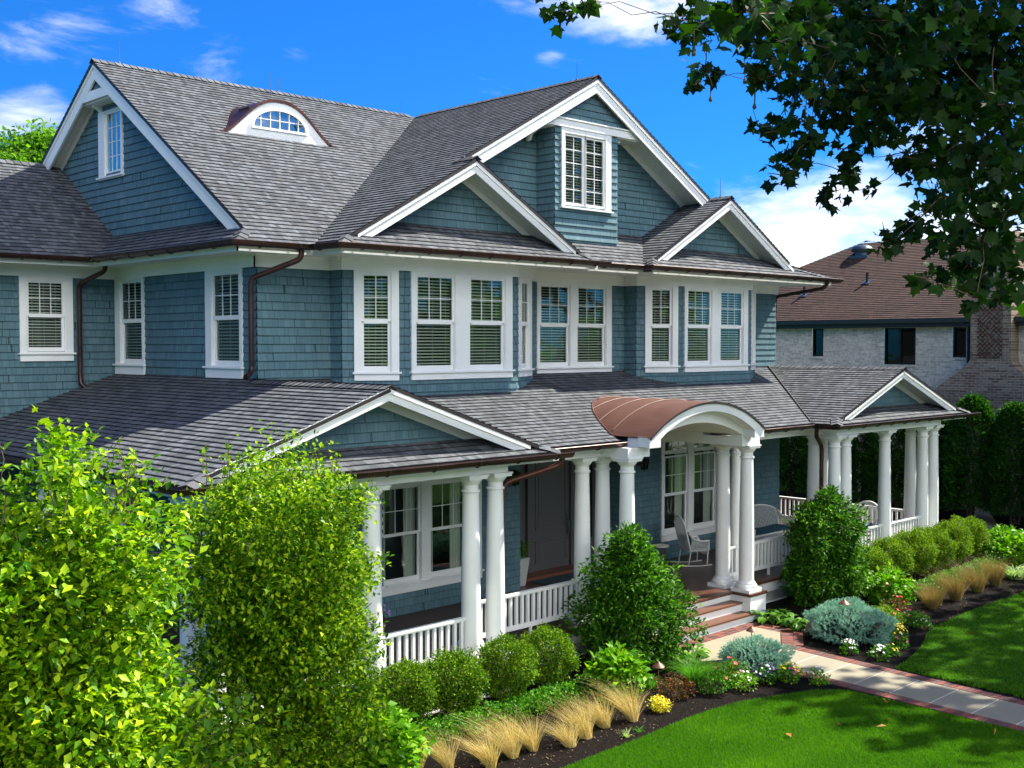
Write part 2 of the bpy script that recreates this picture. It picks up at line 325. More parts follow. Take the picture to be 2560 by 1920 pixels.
# convex clip of a list of (u,v)
def clip(poly, a, b, c):
    """keep a*u+b*v<=c"""
    out = []; n = len(poly)
    for i in range(n):
        p, q = poly[i], poly[(i+1) % n]; dp, dq = a*p[0]+b*p[1]-c, a*q[0]+b*q[1]-c
        if dp <= 1e-9: out.append(p)
        if (dp < -1e-9 and dq > 1e-9) or (dp > 1e-9 and dq < -1e-9):
            t = dp/(dp-dq); out.append((p[0]+t*(q[0]-p[0]), p[1]+t*(q[1]-p[1])))
    return out
def area(p): return abs(sum(p[i][0]*p[(i+1) % len(p)][1]-p[(i+1) % len(p)][0]*p[i][1] for i in range(len(p))))/2
def courses(mb, F, poly, h, t, holes=(), v0=0., m=0, n0=0.):
    """lapped courses over a convex polygon in frame F: each course leans out to thickness t at its butt"""
    vs = [p[1] for p in poly]; k0 = math.floor((min(vs)-v0)/h); k1 = math.ceil((max(vs)-v0)/h)
    flip = F.U.cross(F.V).dot(F.N) < 0
    for k in range(k0, k1):
        a, b = v0+k*h, v0+(k+1)*h
        cuts = sorted({a, b} | {q for H in holes for q in (H[2], H[3]) if a < q < b})
        for c, d in zip(cuts, cuts[1:]):
            band = clip(clip(poly, 0, -1, -c), 0, 1, d)
            if len(band) < 3: continue
            pieces = [band]; mid = (c+d)/2
            for H in holes:
                if H[2] < mid < H[3]:
                    nx = []
                    for q in pieces:
                        for w in (clip(q, 1, 0, H[0]), clip(q, -1, 0, -H[1])):
                            if len(w) >= 3: nx.append(w)
                    pieces = nx
            for q in pieces:
                if area(q) < 1e-6: continue
                N = lambda v: n0+t*(1-(v-a)/h)
                pts = [F.p(u, v, N(v)) for u, v in q]; uvs = [(u, v-v0) for u, v in q]
                if flip: pts.reverse(); uvs.reverse()
                ar = sum(q[i][0]*q[(i+1) % len(q)][1]-q[(i+1) % len(q)][0]*q[i][1] for i in range(len(q)))
                if ar < 0: pts.reverse(); uvs.reverse()
                mb.face(pts, m, uvs)
                lo = [p for p in q if abs(p[1]-a) < 1e-6]
                if len(lo) >= 2:
                    x0, x1 = min(p[0] for p in lo), max(p[0] for p in lo)
                    e = [F.p(x0, a, n0-.002), F.p(x1, a, n0-.002), F.p(x1, a, n0+t), F.p(x0, a, n0+t)]
                    if flip: e.reverse()
                    mb.face(e, m, [(x0, a-v0+.001), (x1, a-v0+.001), (x1, a-v0+.002), (x0, a-v0+.002)])
# ================================================================= SETTING BASE
def struct(name, mb, mat, kind='structure'):
    o = obj(name, mb, mat); o['kind'] = kind; return o
# ================================================================= THE BLUE HOUSE
H = thing('shingle_house', 'large blue-grey shingled two-storey house with white trim, grey gabled roofs and a columned wraparound porch', 'house', (6.5, 0, G))
HO = Vector((6.5, 0, G))
def hp(name, mb, mats, parent=None, smooth=False, label=None):
    """a part of the house; the house Empty sits at HO, so parts are stored relative to it"""
    par = parent if parent is not None else H
    if parent is None:
        for i, p in enumerate(mb.v): mb.v[i] = (p[0]-HO.x, p[1]-HO.y, p[2]-HO.z)
    else:
        for i, p in enumerate(mb.v): mb.v[i] = (p[0]-HO.x, p[1]-HO.y, p[2]-HO.z)
    return obj(name, mb, mats, par, smooth, label)
CH = .125
# ---------------- roofs
class RP:
    def __init__(s, face, ref, sl):
        c = {'S': ((1,0,0),(0,1,sl)), 'W': ((0,-1,0),(1,0,sl)), 'E': ((0,1,0),(-1,0,sl)), 'N': ((-1,0,0),(0,-1,sl))}[face]
        U = Vector(c[0]); V = Vector(c[1]); s.g = (V.x, V.y, sl); s.V = V.normalized(); s.F = Fr(ref, U, V, U.cross(V)); s.ref = Vector(ref)
    def z(s, x, y):
        N = s.F.N; return s.ref.z-(N.x*(x-s.ref.x)+N.y*(y-s.ref.y))/N.z
    def uv(s, x, y):
        d = Vector((x, y, s.z(x, y)))-s.ref; return d.dot(s.F.U), d.dot(s.F.V)
    def pt(s, x, y, n=0): return Vector((x, y, s.z(x, y)))+s.F.N*n
def roof(name, faces, label=None, mat='roof', slab=.045, h=.118, t=.014, own=hp):
    mb = MB()
    for rp, polys in faces:
        for poly in polys:
            q = [rp.uv(x, y) for x, y in poly]; courses(mb, rp.F, q, h, t, v0=0., n0=.001)
            mb.prism([rp.pt(x, y, -.002) for x, y in poly], rp.F.N*-slab, 1)
    return own(name, mb, [M[mat], M['dark']], label=label)
def caps(mb, p0, p1, N1, N2, w=.11, L=.135, th=.014):
    p0, p1 = Vector(p0), Vector(p1); d = (p1-p0); n = max(1, round(d.length/L)); d = d/n; dn = d.normalized()
    s1 = N1.cross(dn).normalized(); s2 = N2.cross(dn).normalized()
    up = (N1+N2).normalized()
    if s1.z > 0: s1 = -s1
    if s2.z > 0: s2 = -s2
    for i in range(n):
        a = p0+d*i-dn*.01; b = p0+d*(i+1)+dn*.02
        la, lb = up*(.016+th), up*.014
        A = [a+s1*w+N1*(.012+th), a+la+up*.006, a+s2*w+N2*(.012+th)]; B = [b+s1*w+N1*.012, b+lb+up*.006, b+s2*w+N2*.012]
        r = random.random()*50
        for k in (0, 1):
            q = [A[k], A[k+1], B[k+1], B[k]]
            nr = (q[1]-q[0]).cross(q[2]-q[0])
            if nr.dot(up) < 0: q.reverse()
            mb.face(q, 0, [(r+.02+.03*j, .08) for j in range(4)])
            e = [A[k], A[k+1], A[k+1]-up*th*1.3, A[k]-up*th*1.3]; mb.face(e, 1)
def capo(par, *a, **k):
    cb = MB(); caps(cb, *a, **k); return hp('ridge_cap', cb, [M['roof'], M['dark']], par)
MF = RP('S', (0, -.569, 5.8), .662); MB_ = RP('N', (0, 9.79, 5.8), .662)
CL = RP('W', (.607, 0, 5.8), .556); CR = RP('E', (12.945, 0, 5.8), .556)
P1R = RP('E', (6.067, 0, 5.8), .556); P2L = RP('W', (7.535, 0, 5.8), .556)
SKS = RP('W', (-.66, 0, 5.8), .662); SKF = RP('S', (0, -1.27, 5.8), .667); SKM = RP('S', (0, -1.05, 5.8), .667)
WF = RP('S', (0, 3.93, 5.8), .662); WB = RP('N', (0, 9.64, 5.8), .662); CR2 = RP('E', (13.85, 0, 5.8), .207)
r_main = roof('roof', [(MF, [[(-.34,4.612),(-.34,-.569),(.607,-.569),(6.776,4.612)], [(-.34,-.249),(-.66,-.569),(-.34,-.569)]]),
    (MB_, [[(-.34,4.612),(6.776,4.612),(12.945,9.79),(-.34,9.79)]])], 'large main roof slope with the eyebrow dormer')
capo(r_main, (-.34,4.612,9.235), (6.6,4.612,9.235), MF.F.N, MB_.F.N); capo(r_main, (-.66,-.569,5.8), (-.40,-.31,5.98), MF.F.N, SKS.F.N)
r_cross = roof('roof', [(CL, [[(6.776,4.612),(.607,-.569),(.607,-.61),(6.776,-.61)], [(3.337,-.61),(.607,-.61),(.607,-1.10),(3.337,-1.10)], [(.607,-1.10),(.607,-1.27),(.81,-1.10)]]),
    (CR, [[(6.776,-.61),(12.4,-.61),(12.4,9.33),(6.776,4.612)], [(10.24,-1.10),(12.4,-1.10),(12.4,-.61),(10.24,-.61)]]),
    (CR2, [[(12.4,-.96),(13.85,-1.27),(13.85,9.79),(12.4,9.33)]])], 'roof of the tall front-facing cross gable')
capo(r_cross, (6.776,-.61,9.235), (6.776,4.5,9.235), CL.F.N, CR.F.N); capo(r_cross, (.607,-1.27,5.8), (.83,-1.08,5.93), CL.F.N, SKF.F.N)
r_p1 = roof('roof', [(P1R, [[(3.337,0),(3.337,-1.10),(5.86,-1.10),(6.067,-1.05),(4.81,0)], [(5.86,-1.10),(6.067,-1.27),(6.067,-1.05)]])], 'inner slope of the left bay gable')
capo(r_p1, (3.337,-1.10,7.325), (3.337,-.6,7.325), CL.F.N, P1R.F.N); capo(r_p1, (6.067,-1.27,5.8), (5.80,-1.06,5.95), P1R.F.N, SKF.F.N)
r_p2 = roof('roof', [(P2L, [[(10.24,-1.10),(10.24,0),(8.77,0),(7.535,-1.05),(7.74,-1.10)], [(7.74,-1.10),(7.535,-1.05),(7.535,-1.27)]])], 'inner slope of the right bay gable')
capo(r_p2, (10.24,-1.10,7.311), (10.24,-.6,7.311), P2L.F.N, CR.F.N); capo(r_p2, (7.535,-1.27,5.8), (7.80,-1.06,5.95), P2L.F.N, SKF.F.N); capo(r_p2, (13.85,-1.27,5.8), (12.5,-.94,6.03), CR2.F.N, SKF.F.N, w=.07)
roof('skirt_roof', [(SKS, [[(-.66,-.569),(0,.09),(0,4.59),(-.66,3.93)]])], 'shaded skirt roof below the side gable')
roof('skirt_roof', [(SKF, [[(.607,-1.27),(6.067,-1.27),(5.25,-.6),(1.42,-.6)]])], 'skirt roof below the left bay gable')
roof('skirt_roof', [(SKM, [[(4.808,0),(6.067,-1.05),(7.535,-1.05),(8.77,0)]])], 'skirt roof between the two bay gables')
roof('skirt_roof', [(SKF, [[(7.535,-1.27),(13.85,-1.27),(12.3,-.9),(11.3,-.6),(8.35,-.6)]])], 'skirt roof below the right bay gable')
r_wing = roof('roof', [(WF, [[(-9,3.93),(-.66,3.93),(0,4.59),(0,6.785),(-9,6.785)]]), (WB, [[(0,6.785),(0,9.64),(-9,9.64),(-9,6.785)]])], 'roof of the lower left wing')
capo(r_wing, (-9,6.785,7.69), (-.32,6.785,7.69), WF.F.N, WB.F.N)
# porch roofs
FPR = RP('S', (0, -2.82, 2.84), .3555); SPR = RP('W', (-2.95, 0, 2.84), .348); Q3R = RP('E', (2.83, 0, 2.84), .348)
Q4L = RP('W', (10.46, 0, 2.84), .363); Q4R = RP('E', (16.11, 0, 2.84), .363); SK3 = RP('S', (0, -3.36, 2.84), .46)
roof('porch_roof', [(SPR, [[(-2.95,-3.27),(-.121,-3.27),(-.121,0),(0,.1),(0,4.584),(0,12),(-2.95,12)], [(-2.95,-3.27),(-2.95,-3.36),(-2.70,-3.27)]])], 'side porch roof slope left of the corner gable')
def arc_pts(hw, zs, rise, n=28, CX=6.42):
    R = (hw*hw+rise*rise)/(2*rise); t0 = math.asin(hw/R); return [(CX+R*math.sin(t), zs+rise-R+R*math.cos(t)) for t in [-t0+2*t0*k/n for k in range(n+1)]]
_ar = arc_pts(1.57, 2.92, .51, 10); _yh = lambda z: -2.82+(z-2.84)/.3555
r_f = roof('porch_roof', [(FPR, [[(2.80,-2.82),(4.85,-2.82),(4.85,0),(0,0)], [(7.99,-2.82),(10.5,-2.82),(13.287,0),(7.99,0)]]+[[(a[0],_yh(a[1])-.03),(b[0],_yh(b[1])-.03),(b[0],0),(a[0],0)] for a, b in zip(_ar, _ar[1:])]), (Q3R, [[(-.121,-3.27),(2.60,-3.27),(2.83,-2.86),(-.02,0),(-.121,0)], [(2.60,-3.27),(2.83,-3.36),(2.83,-2.86)]])], 'long front porch roof')
capo(r_f, (-.121,-3.28,3.832), (-.121,-.12,3.832), SPR.F.N, Q3R.F.N); capo(r_f, (2.83,-3.36,2.84), (2.58,-3.22,2.93), Q3R.F.N, SK3.F.N); capo(r_f, (-2.95,-3.36,2.84), (-2.70,-3.22,2.93), SPR.F.N, SK3.F.N)
r_4 = roof('porch_roof', [(Q4L, [[(10.46,-3.27),(13.287,-3.27),(13.287,0),(10.46,-2.80)], [(10.46,-3.36),(10.7,-3.27),(10.46,-3.27)]]),
    (Q4R, [[(13.287,-3.27),(16.11,-3.27),(16.11,9),(13.287,9)], [(16.11,-3.36),(16.11,-3.27),(15.87,-3.27)]])], 'right porch roof with its own front gable')
capo(r_4, (13.287,-3.28,3.865), (13.287,-.05,3.865), Q4L.F.N, Q4R.F.N); capo(r_4, (10.46,-3.36,2.84), (10.74,-3.2,2.95), Q4L.F.N, SK3.F.N); capo(r_4, (16.11,-3.36,2.84), (15.83,-3.2,2.95), Q4R.F.N, SK3.F.N)
vb = MB(); vb.tube([(13.25,-.02,3.872), (10.5,-2.78,2.875)], .016, 6); hp('valley_flashing', vb, M['dark'], r_4)
roof('skirt_roof', [(SK3, [[(-2.95,-3.36),(2.83,-3.36),(1.65,-2.85),(-1.75,-2.85)]])], 'skirt roof below the left porch gable')
roof('skirt_roof', [(SK3, [[(10.46,-3.36),(16.11,-3.36),(15.0,-2.85),(11.6,-2.85)]])], 'skirt roof below the right porch gable')
# ---------------- gable trim
def gable_trim(F, u0, zr, sl, dl, dr, nf, nw, fh, eps=.05, frieze=.11, label=None):
    """rake fascias, crown, soffit and frieze of one gable; u0/zr = ridge, dl/dr = half widths, nf = fascia plane, nw = wall plane"""
    for s, d in ((-1, dl), (1, dr)):
        if not d: continue
        def P(x, dz, n): return F.p(u0+s*x, zr-sl*x+dz, n)
        fb = MB(); fb.prism([P(0, -eps, nf), P(d, -eps, nf), P(d, -fh, nf), P(0, -fh, nf)], F.N*-.035)
        o = hp('rake_board', fb, M['white'], label=None)
        cb = MB(); cb.prism([P(0, -eps+.006, nf+.003), P(d, -eps+.006, nf+.003), P(d, -eps-.062, nf+.003), P(0, -eps-.062, nf+.003)], F.N*.018)
        hp('crown_moulding', cb, M['white'], o)
        sb = MB(); sb.prism([P(0, -eps-.075, nf-.037), P(d, -eps-.075, nf-.037), P(d, -eps-.09, nf-.037), P(0, -eps-.09, nf-.037)], F.N*-(nf-nw-.04))
        k = 6
        for j in range(1, k):
            n = nf-.037-(nf-nw-.04)*j/k; sb.prism([P(.02, -eps-.091, n), P(d, -eps-.091, n), P(d, -eps-.096, n), P(.02, -eps-.096, n)], F.N*.006, 1)
        hp('gable_soffit', sb, [M['soffit'], M['cloth_w']])
        if frieze:
            zb = MB(); zb.prism([P(0, -eps-.095, nw+.002), P(d-.12, -eps-.095, nw+.002), P(d-.12, -eps-.095-frieze, nw+.002), P(0, -eps-.095-frieze, nw+.002)], F.N*.026); hp('frieze_board', zb, M['white'])
FS = Fr((0,0,0), (0,-1,0), Z3, (-1,0,0))      # left side, u = -Y
FF = Fr((0,0,0), (1,0,0), Z3, (0,-1,0))       # front,     u = X
gable_trim(FS, -4.612, 9.23, .662, 2.33, 4.80, .305, 0, .32)
gable_trim(FF, 6.776, 9.23, .556, 3.45, 3.46, .583, 0, .29)
gable_trim(FF, 3.337, 7.318, .556, 2.32, 2.32, 1.071, .6, .235)
gable_trim(FF, 10.24, 7.304, .556, 2.32, 2.33, 1.071, .6, .235)
gable_trim(FF, -.121, 3.866, .348, 2.55, 2.48, 3.246, 2.85, .20, .04)
gable_trim(FF, 13.287, 3.866, .363, 2.36, 2.40, 3.246, 2.85, .20, .04)
# ---------------- walls
def wall(segs, name='wall', label=None):
    for F, poly, holes in segs:
        mb = MB(); courses(mb, F, poly, CH, .015, holes, v0=5.5, m=0); w = hp(name, mb, M['shake'], label=label)
    return w
def multi(name, boxes, mat, z=None, parent=None):
    for r in boxes:
        mb = MB(); mb.box(*r, *(z or ())); hp(name, mb, mat, parent)
def rect(a, b, c, d): return [(a,c),(b,c),(b,d),(a,d)]
ux = .187*.956
wseg = lambda x0, y0, x1, y1: (wall_frame(x0, y0, x1, y1), math.hypot(x1-x0, y1-y0))
fSide, lSide = wseg(0, 4.584, 0, 0)                 # u = 4.584 - Y
fWing, _ = wseg(-8, 4.584, 0, 4.584)                # u = X + 8
fFront, _ = wseg(0, 0, 13.56, 0)
bay1 = [(1.292,0),(1.292,-.302),(2.132,-.758),(4.54,-.758),(5.38,-.302),(5.38,0)]
bay2 = [(8.239,0),(8.239,-.302),(9.082,-.758),(11.432,-.758),(12.275,-.302),(12.275,0)]
WINS = []
def hole(a, b, c, d): return (a+.06, b-.06, c+.12, d-.05)
wall([(fSide, rect(0, lSide, 3.6, 5.56), [hole(.054, 1.114, 3.84, 5.5), hole(3.154, 4.214, 3.84, 5.5)])], label='shaded upper side wall')
wall([(fWing, rect(0, 8, 1.5, 5.56), [hole(6.35, 7.24, 4.14, 5.5)])], label='upper wall of the recessed left wing')
def winb(F, a, b, c=3.84, d=5.5): return hole(a, b, c, d)
b1 = [wseg(*bay1[i], *bay1[i+1]) for i in range(5)]; b2 = [wseg(*bay2[i], *bay2[i+1]) for i in range(5)]
wall([(fFront, rect(0, 1.292, 3.4, 5.56), []), (fFront, rect(5.38, 8.239, 3.4, 5.56), [hole(5.78, 7.83, 3.72, 5.5)]), (fFront, rect(12.275, 13.56, 3.4, 5.56), [])], label='upper front wall between the bays')
for bb, lab in ((b1, 'left canted bay'), (b2, 'right canted bay')):
    wall([(bb[0][0], rect(0, bb[0][1], 3.4, 5.56), []), (bb[1][0], rect(0, bb[1][1], 3.4, 5.56), [hole(.175, .875, 3.82, 5.5)]),
          (bb[2][0], rect(0, bb[2][1], 3.4, 5.56), [hole(.10, bb[2][1]-.12, 3.82, 5.5)]), (bb[3][0], rect(0, bb[3][1], 3.4, 5.56), [hole(.1, .84, 3.82, 5.5)]), (bb[4][0], rect(0, bb[4][1], 3.4, 5.56), [])], label=lab)
# gable walls
fSG = FS
mb = MB(); courses(mb, FS, [(-9, 5.9), (0, 5.9), (0, 6.08), (-4.612, 9.13), (-9, 6.23)], CH, .015, [(-5.02, -4.23, 7.36, 8.42)], v0=5.5)
hp('gable_wall', mb, M['shake'], label='tall shaded gable wall with one narrow window')
mb = MB(); courses(mb, FF, [(2.6, 6.0), (11, 6.0), (11, 6.78), (6.776, 9.13), (2.6, 6.81)], CH, .015, [], v0=5.5)
hp('gable_wall', mb, M['shake'], label='gable wall behind the window box')
for cx, zt in ((3.337, 7.24), (10.24, 7.226)):
    F = Fr((0, -.6, 0), (1,0,0), Z3, (0,-1,0)); mb = MB(); w = (zt-6.15)/.556; courses(mb, F, [(cx-w, 6.15), (cx+w, 6.15), (cx, zt)], CH, .015, [], v0=5.5); hp('gable_wall', mb, M['shake'], label='small gable over the %s bay' % ('left' if cx < 6 else 'right'))
for cx, sl in ((-.121, .348), (13.287, .363)):
    F = Fr((0, -2.85, 0), (1,0,0), Z3, (0,-1,0)); mb = MB(); zt = 3.78; w = (zt-2.95)/sl; courses(mb, F, [(cx-w, 2.95), (cx+w, 2.95), (cx, zt)], CH, .015, [], v0=5.5); hp('gable_wall', mb, M['shake'], label='low gable of the %s porch' % ('left' if cx < 6 else 'right'))
# window box in the cross gable
YB = -.45
wb = MB(); FB = Fr((0, YB, 0), (1,0,0), Z3, (0,-1,0)); FBL = Fr((5.79, 0, 0), (0,-1,0), Z3, (-1,0,0)); FBR = Fr((7.49, 0, 0), (0,1,0), Z3, (1,0,0))
courses(wb, FB, rect(5.79, 7.49, 6.15, 8.24), CH, .02, [(5.98, 7.26, 6.86, 8.19)], v0=5.5); courses(wb, FBL, rect(0, .45, 6.1, 8.24), CH, .015, v0=5.5); courses(wb, FBR, rect(-.45, 0, 6.1, 8.24), CH, .015, v0=5.5)
courses(wb, FB, [(5.72, 8.38), (7.83, 8.38), (6.776, 8.96)], CH, .015, v0=5.5)
courses(wb, FB, rect(5.79, 7.49, 6.15, 6.32), CH, .03, [], v0=5.5)
wbox = hp('window_box', wb, M['shake'], label='projecting shingled window box in the tall gable')
tb = MB(); tb.fbox(FB, 5.36, 8.18, 8.24, 8.38, .0, .05); tb.fbox(FB, 5.28, 8.26, 8.375, 8.40, .0, .075); hp('band_board', tb, M['white'], wbox)
tb = MB(); tb.box(5.42, 5.79, -.45, -.03, 8.22, 8.24); tb.box(7.49, 8.12, -.45, -.03, 8.22, 8.24); hp('box_soffit', tb, M['white'], wbox)
for x in (5.52, 7.66):
    tb = MB(); pr = [(0, 0), (.30, 0), (.30, -.05), (.22, -.07), (.10, -.13), (.06, -.22), (0, -.24)]
    tb.prism([(x-.035, YB+.40-p, 8.22+q) for p, q in pr], (.07, 0, 0)); hp('bracket', tb, M['white'], wbox)
# side gable apex ornament
so = MB(); so.fbox(FS, -4.612-.60, -4.612+.60, 8.58, 8.71, .22, .30); so.prism([FS.p(-4.612-.60, 8.705, .255), FS.p(-4.612+.60, 8.705, .255), FS.p(-4.612+.5, 8.745, .255), FS.p(-4.612-.5, 8.745, .255)], FS.N*.03)
for s in (-1, 1): so.prism([FS.p(-4.612+s*.50, 8.71, .30), FS.p(-4.612+s*.37, 8.71, .30), FS.p(-4.612+s*.0, 8.955, .30), FS.p(-4.612, 9.0, .30)], FS.N*-.05)
gcol = hp('collar_board', so, M['white'], label='white collar tie near the side gable peak')
so = MB(); courses(so, FS, [(-5.06, 8.70), (-4.16, 8.70), (-4.612, 8.98)], CH, .012, v0=5.5, n0=.235); hp('peak_panel', so, M['shake'], gcol)
so = MB(); so.box(-.24, 0, 3.96, 5.26, 8.55, 8.575); hp('collar_soffit', so, M['soffit'], gcol)
for u in (-5.0, -4.25):
    tb = MB(); tb.prism([(-q, -u-.04, 8.55-p) for p, q in ((0,0),(0,.16),(.03,.16),(.045,.12),(.08,.06),(.13,.03),(.15,0))], (0, .08, 0)); hp('bracket', tb, M['white'], gcol)
# ---------------- windows
def window(F, c, glass, vt, vb, cols, rows=2, vm=None, blind=True, frieze_top=True, curtain=False, label=None, apron=.08, refl='glass', parent=None, fr_out=.035, transom=None):
    """c = casing (u0,u1,v0,v1); glass = [(ua,ub)..] upper glass widths; vt/vb = top & bottom of glass; vm=(upper bottom, lower top) for double-hung"""
    u0, u1, v0, v1 = c; mb = MB(); cw = .075; sy = vb-.09
    edges = [u0]; inner = []
    for i, (a, b) in enumerate(glass): inner.append((a-.055, b+.055+.0))
    top = vt+.045 if transom is None else transom[1]+.04
    mb.fbox(F, u0, inner[0][0], sy, v1, 0, fr_out); mb.fbox(F, inner[-1][1], u1, sy, v1, 0, fr_out)
    for i in range(len(inner)-1): mb.fbox(F, inner[i][1], inner[i+1][0], sy, v1, 0, fr_out)
    for a, b in inner:
        mb.fbox(F, a, b, top, v1, 0, fr_out-.003)
        # jambs
        mb.fbox(F, a-.004, a+.012, sy, top+.004, -.09, .02); mb.fbox(F, b-.012, b+.004, sy, top+.004, -.09, .02); mb.fbox(F, a, b, top-.012, top+.01, -.09, .02); mb.fbox(F, a, b, sy-.01, sy+.012, -.09, .025)
    w = hp('window', mb, M['white'], parent, label=label)
    s = MB(); s.fbox(F, u0-.03, u1+.03, sy-.028, sy, -.02, .075); s.fbox(F, u0, u1, v0, sy-.028, 0, .04); hp('sill', s, M['white'], w)
    for a, b in glass:
        if vm:
            s = MB(); m0, m1 = vm; n0, n1 = -.018, .008
            s.fbox(F, a-.043, a, m0-.04, vt+.035, n0, n1); s.fbox(F, b, b+.043, m0-.04, vt+.035, n0, n1); s.fbox(F, a, b, vt, vt+.035, n0, n1-.002); s.fbox(F, a, b, m1, m0, n0, n1)
            mw = .013
            for i in range(1, cols): x = a+(b-a)*i/cols; s.fbox(F, x-mw/2, x+mw/2, m0, vt, -.008, .004)
            for i in range(1, rows): y = m0+(vt-m0)*i/rows; s.fbox(F, a, b, y-mw/2, y+mw/2, -.0075, .0035)
            hp('sash', s, M['white'], w)
            s = MB(); n0, n1 = -.05, -.02
            s.fbox(F, a-.043, a, vb-.078, m1+.02, n0, n1); s.fbox(F, b, b+.043, vb-.078, m1+.02, n0, n1); s.fbox(F, a, b, vb-.078, vb, n0, n1-.002); s.fbox(F, a, b, m1-.005, m1+.02, n0, n1-.003)
            hp('sash', s, M['white'], w)
            g = MB(); g.face([F.p(a, m0, -.004), F.p(b, m0, -.004), F.p(b, vt, -.004), F.p(a, vt, -.004)]); g.face([F.p(a, vb, -.036), F.p(b, vb, -.036), F.p(b, m1, -.036), F.p(a, m1, -.036)])
        else:
            s = MB(); n0, n1 = -.03, .0
            s.fbox(F, a-.043, a, vb-.05, vt+.035, n0, n1); s.fbox(F, b, b+.043, vb-.05, vt+.035, n0, n1); s.fbox(F, a, b, vt, vt+.035, n0, n1-.002); s.fbox(F, a, b, vb-.05, vb, n0, n1-.002)
            for i in range(1, cols): x = a+(b-a)*i/cols; s.fbox(F, x-.007, x+.007, vb, vt, -.018, -.004)
            for i in range(1, rows): y = vb+(vt-vb)*i/rows; s.fbox(F, a, b, y-.007, y+.007, -.0175, -.0045)
            hp('sash', s, M['white'], w)
            g = MB(); g.face([F.p(a, vb, -.014), F.p(b, vb, -.014), F.p(b, vt, -.014), F.p(a, vt, -.014)])
        if transom:
            t0, t1 = transom; s = MB(); s.fbox(F, a-.043, a, t0-.04, t1+.03, -.02, .005); s.fbox(F, b, b+.043, t0-.04, t1+.03, -.02, .005); s.fbox(F, a, b, t0-.075, t0, -.02, .012); s.fbox(F, a, b, t1, t1+.03, -.02, .003)
            for i in range(1, cols): x = a+(b-a)*i/cols; s.fbox(F, x-.0065, x+.0065, t0, t1, -.008, .004)
            hp('sash', s, M['white'], w); g.face([F.p(a, t0, -.005), F.p(b, t0, -.005), F.p(b, t1, -.005), F.p(a, t1, -.005)])
        hp('pane', g, M[refl], w)
        if blind:
            bm = MB(); y = vb-.02; tw = .028
            while y < vt+.02:
                yy = y; bm.face([F.p(a-.02, yy-.010, -.075+tw*.6), F.p(b+.02, yy-.010, -.075+tw*.6), F.p(b+.02, yy+.012, -.075-tw*.3), F.p(a-.02, yy+.012, -.075-tw*.3)]); y += .050
            for x in (a+.08, (a+b)/2, b-.08): bm.fbox(F, x-.002, x+.002, vb, vt+.02, -.064, -.062)
            hp('blind', bm, M['blind'], w)
        if curtain:
            bm = MB()
            tt = transom[1] if transom else vt
            for (x0, x1) in ((a-.03, a+.12), (b-.2, b+.03)):
                n = 9; pr = [(x0+(x1-x0)*i/n, -.13+.018*(i % 2)) for i in range(n+1)]
                for (xa, na), (xb, nb) in zip(pr, pr[1:]): bm.face([F.p(xa, vb-.3, na), F.p(xb, vb-.3, nb), F.p(xb, tt+.05, nb), F.p(xa, tt+.05, na)])
            hp('curtain', bm, M['curtain'], w, smooth=True)
    return w
VU = dict(vt=5.42, vb=4.04, vm=(4.76, 4.69))
window(fSide, (.054,1.114,3.84,5.5), [(.30,.99)], 5.42, 4.13, 3, vm=(4.81,4.745), label='side window nearest the left wing')
window(fSide, (3.154,4.214,3.84,5.5), [(3.39,4.09)], 5.42, 4.13, 3, vm=(4.81,4.745), label='side window beside the corner downspout')
window(fWing, (6.35,7.24,4.10,5.5), [(6.51,7.06)], 5.40, 4.33, 3, vm=(4.89,4.83), label='window of the recessed left wing')
window(fFront, (5.78,7.83,3.72,5.5), [(5.91,6.61),(6.91,7.62)], 5.42, 4.04, 3, vm=(4.76,4.69), label='double window between the two bays')
for bb, side, g2 in ((b1, 'left', [(.26,.97),(1.38,2.08)]), (b2, 'right', [(.20,.90),(1.30,2.01)])):
    window(bb[1][0], (.178,.868,3.82,5.5), [(.335,.70)], 5.42, 4.04, 2, vm=(4.76,4.69), label='narrow window on the left cant of the %s bay' % side)
    window(bb[2][0], (g2[0][0]-.14,g2[1][1]+.21,3.82,5.5), g2, 5.42, 4.04, 3, vm=(4.76,4.69), label='double window on the front of the %s bay' % side)
    window(bb[3][0], (.10,.83,3.82,5.5), [(.29,.64)], 5.42, 4.04, 2, vm=(4.76,4.69), label='narrow window on the right cant of the %s bay' % side)
window(FB, (5.95,7.29,6.80,8.24), [(6.08,6.52),(6.63,7.09)], 8.10, 6.92, 2, rows=5, label='pair of tall casements in the window box')
window(FS, (-5.09,-4.17,7.25,8.44), [(-4.81,-4.29)], 8.40-.02, 7.39, 3, rows=4, blind=False, refl='mglass', label='narrow window high in the side gable')
# frieze boards between soffit and walls (5.50 - 5.69)
def frieze(F, a, b): 
    mb = MB(); mb.fbox(F, a, b, 5.5, 5.69, .0, .05); mb.fbox(F, a, b, 5.655, 5.69, .05, .075); return mb
for F, a, b in ((fSide, 0, lSide+.05), (fWing, 0, 8), (fFront, -.05, 1.242), (fFront, 5.43, 8.189), (fFront, 12.325, 13.6)): hp('frieze_board', frieze(F, a, b), M['white'])
for bb in (b1, b2):
    for i, (F, L) in enumerate(bb):
        hp('frieze_board', frieze(F, .05 if i == 0 else -.012, L+.012 if i < 4 else L-.05), M['white'])
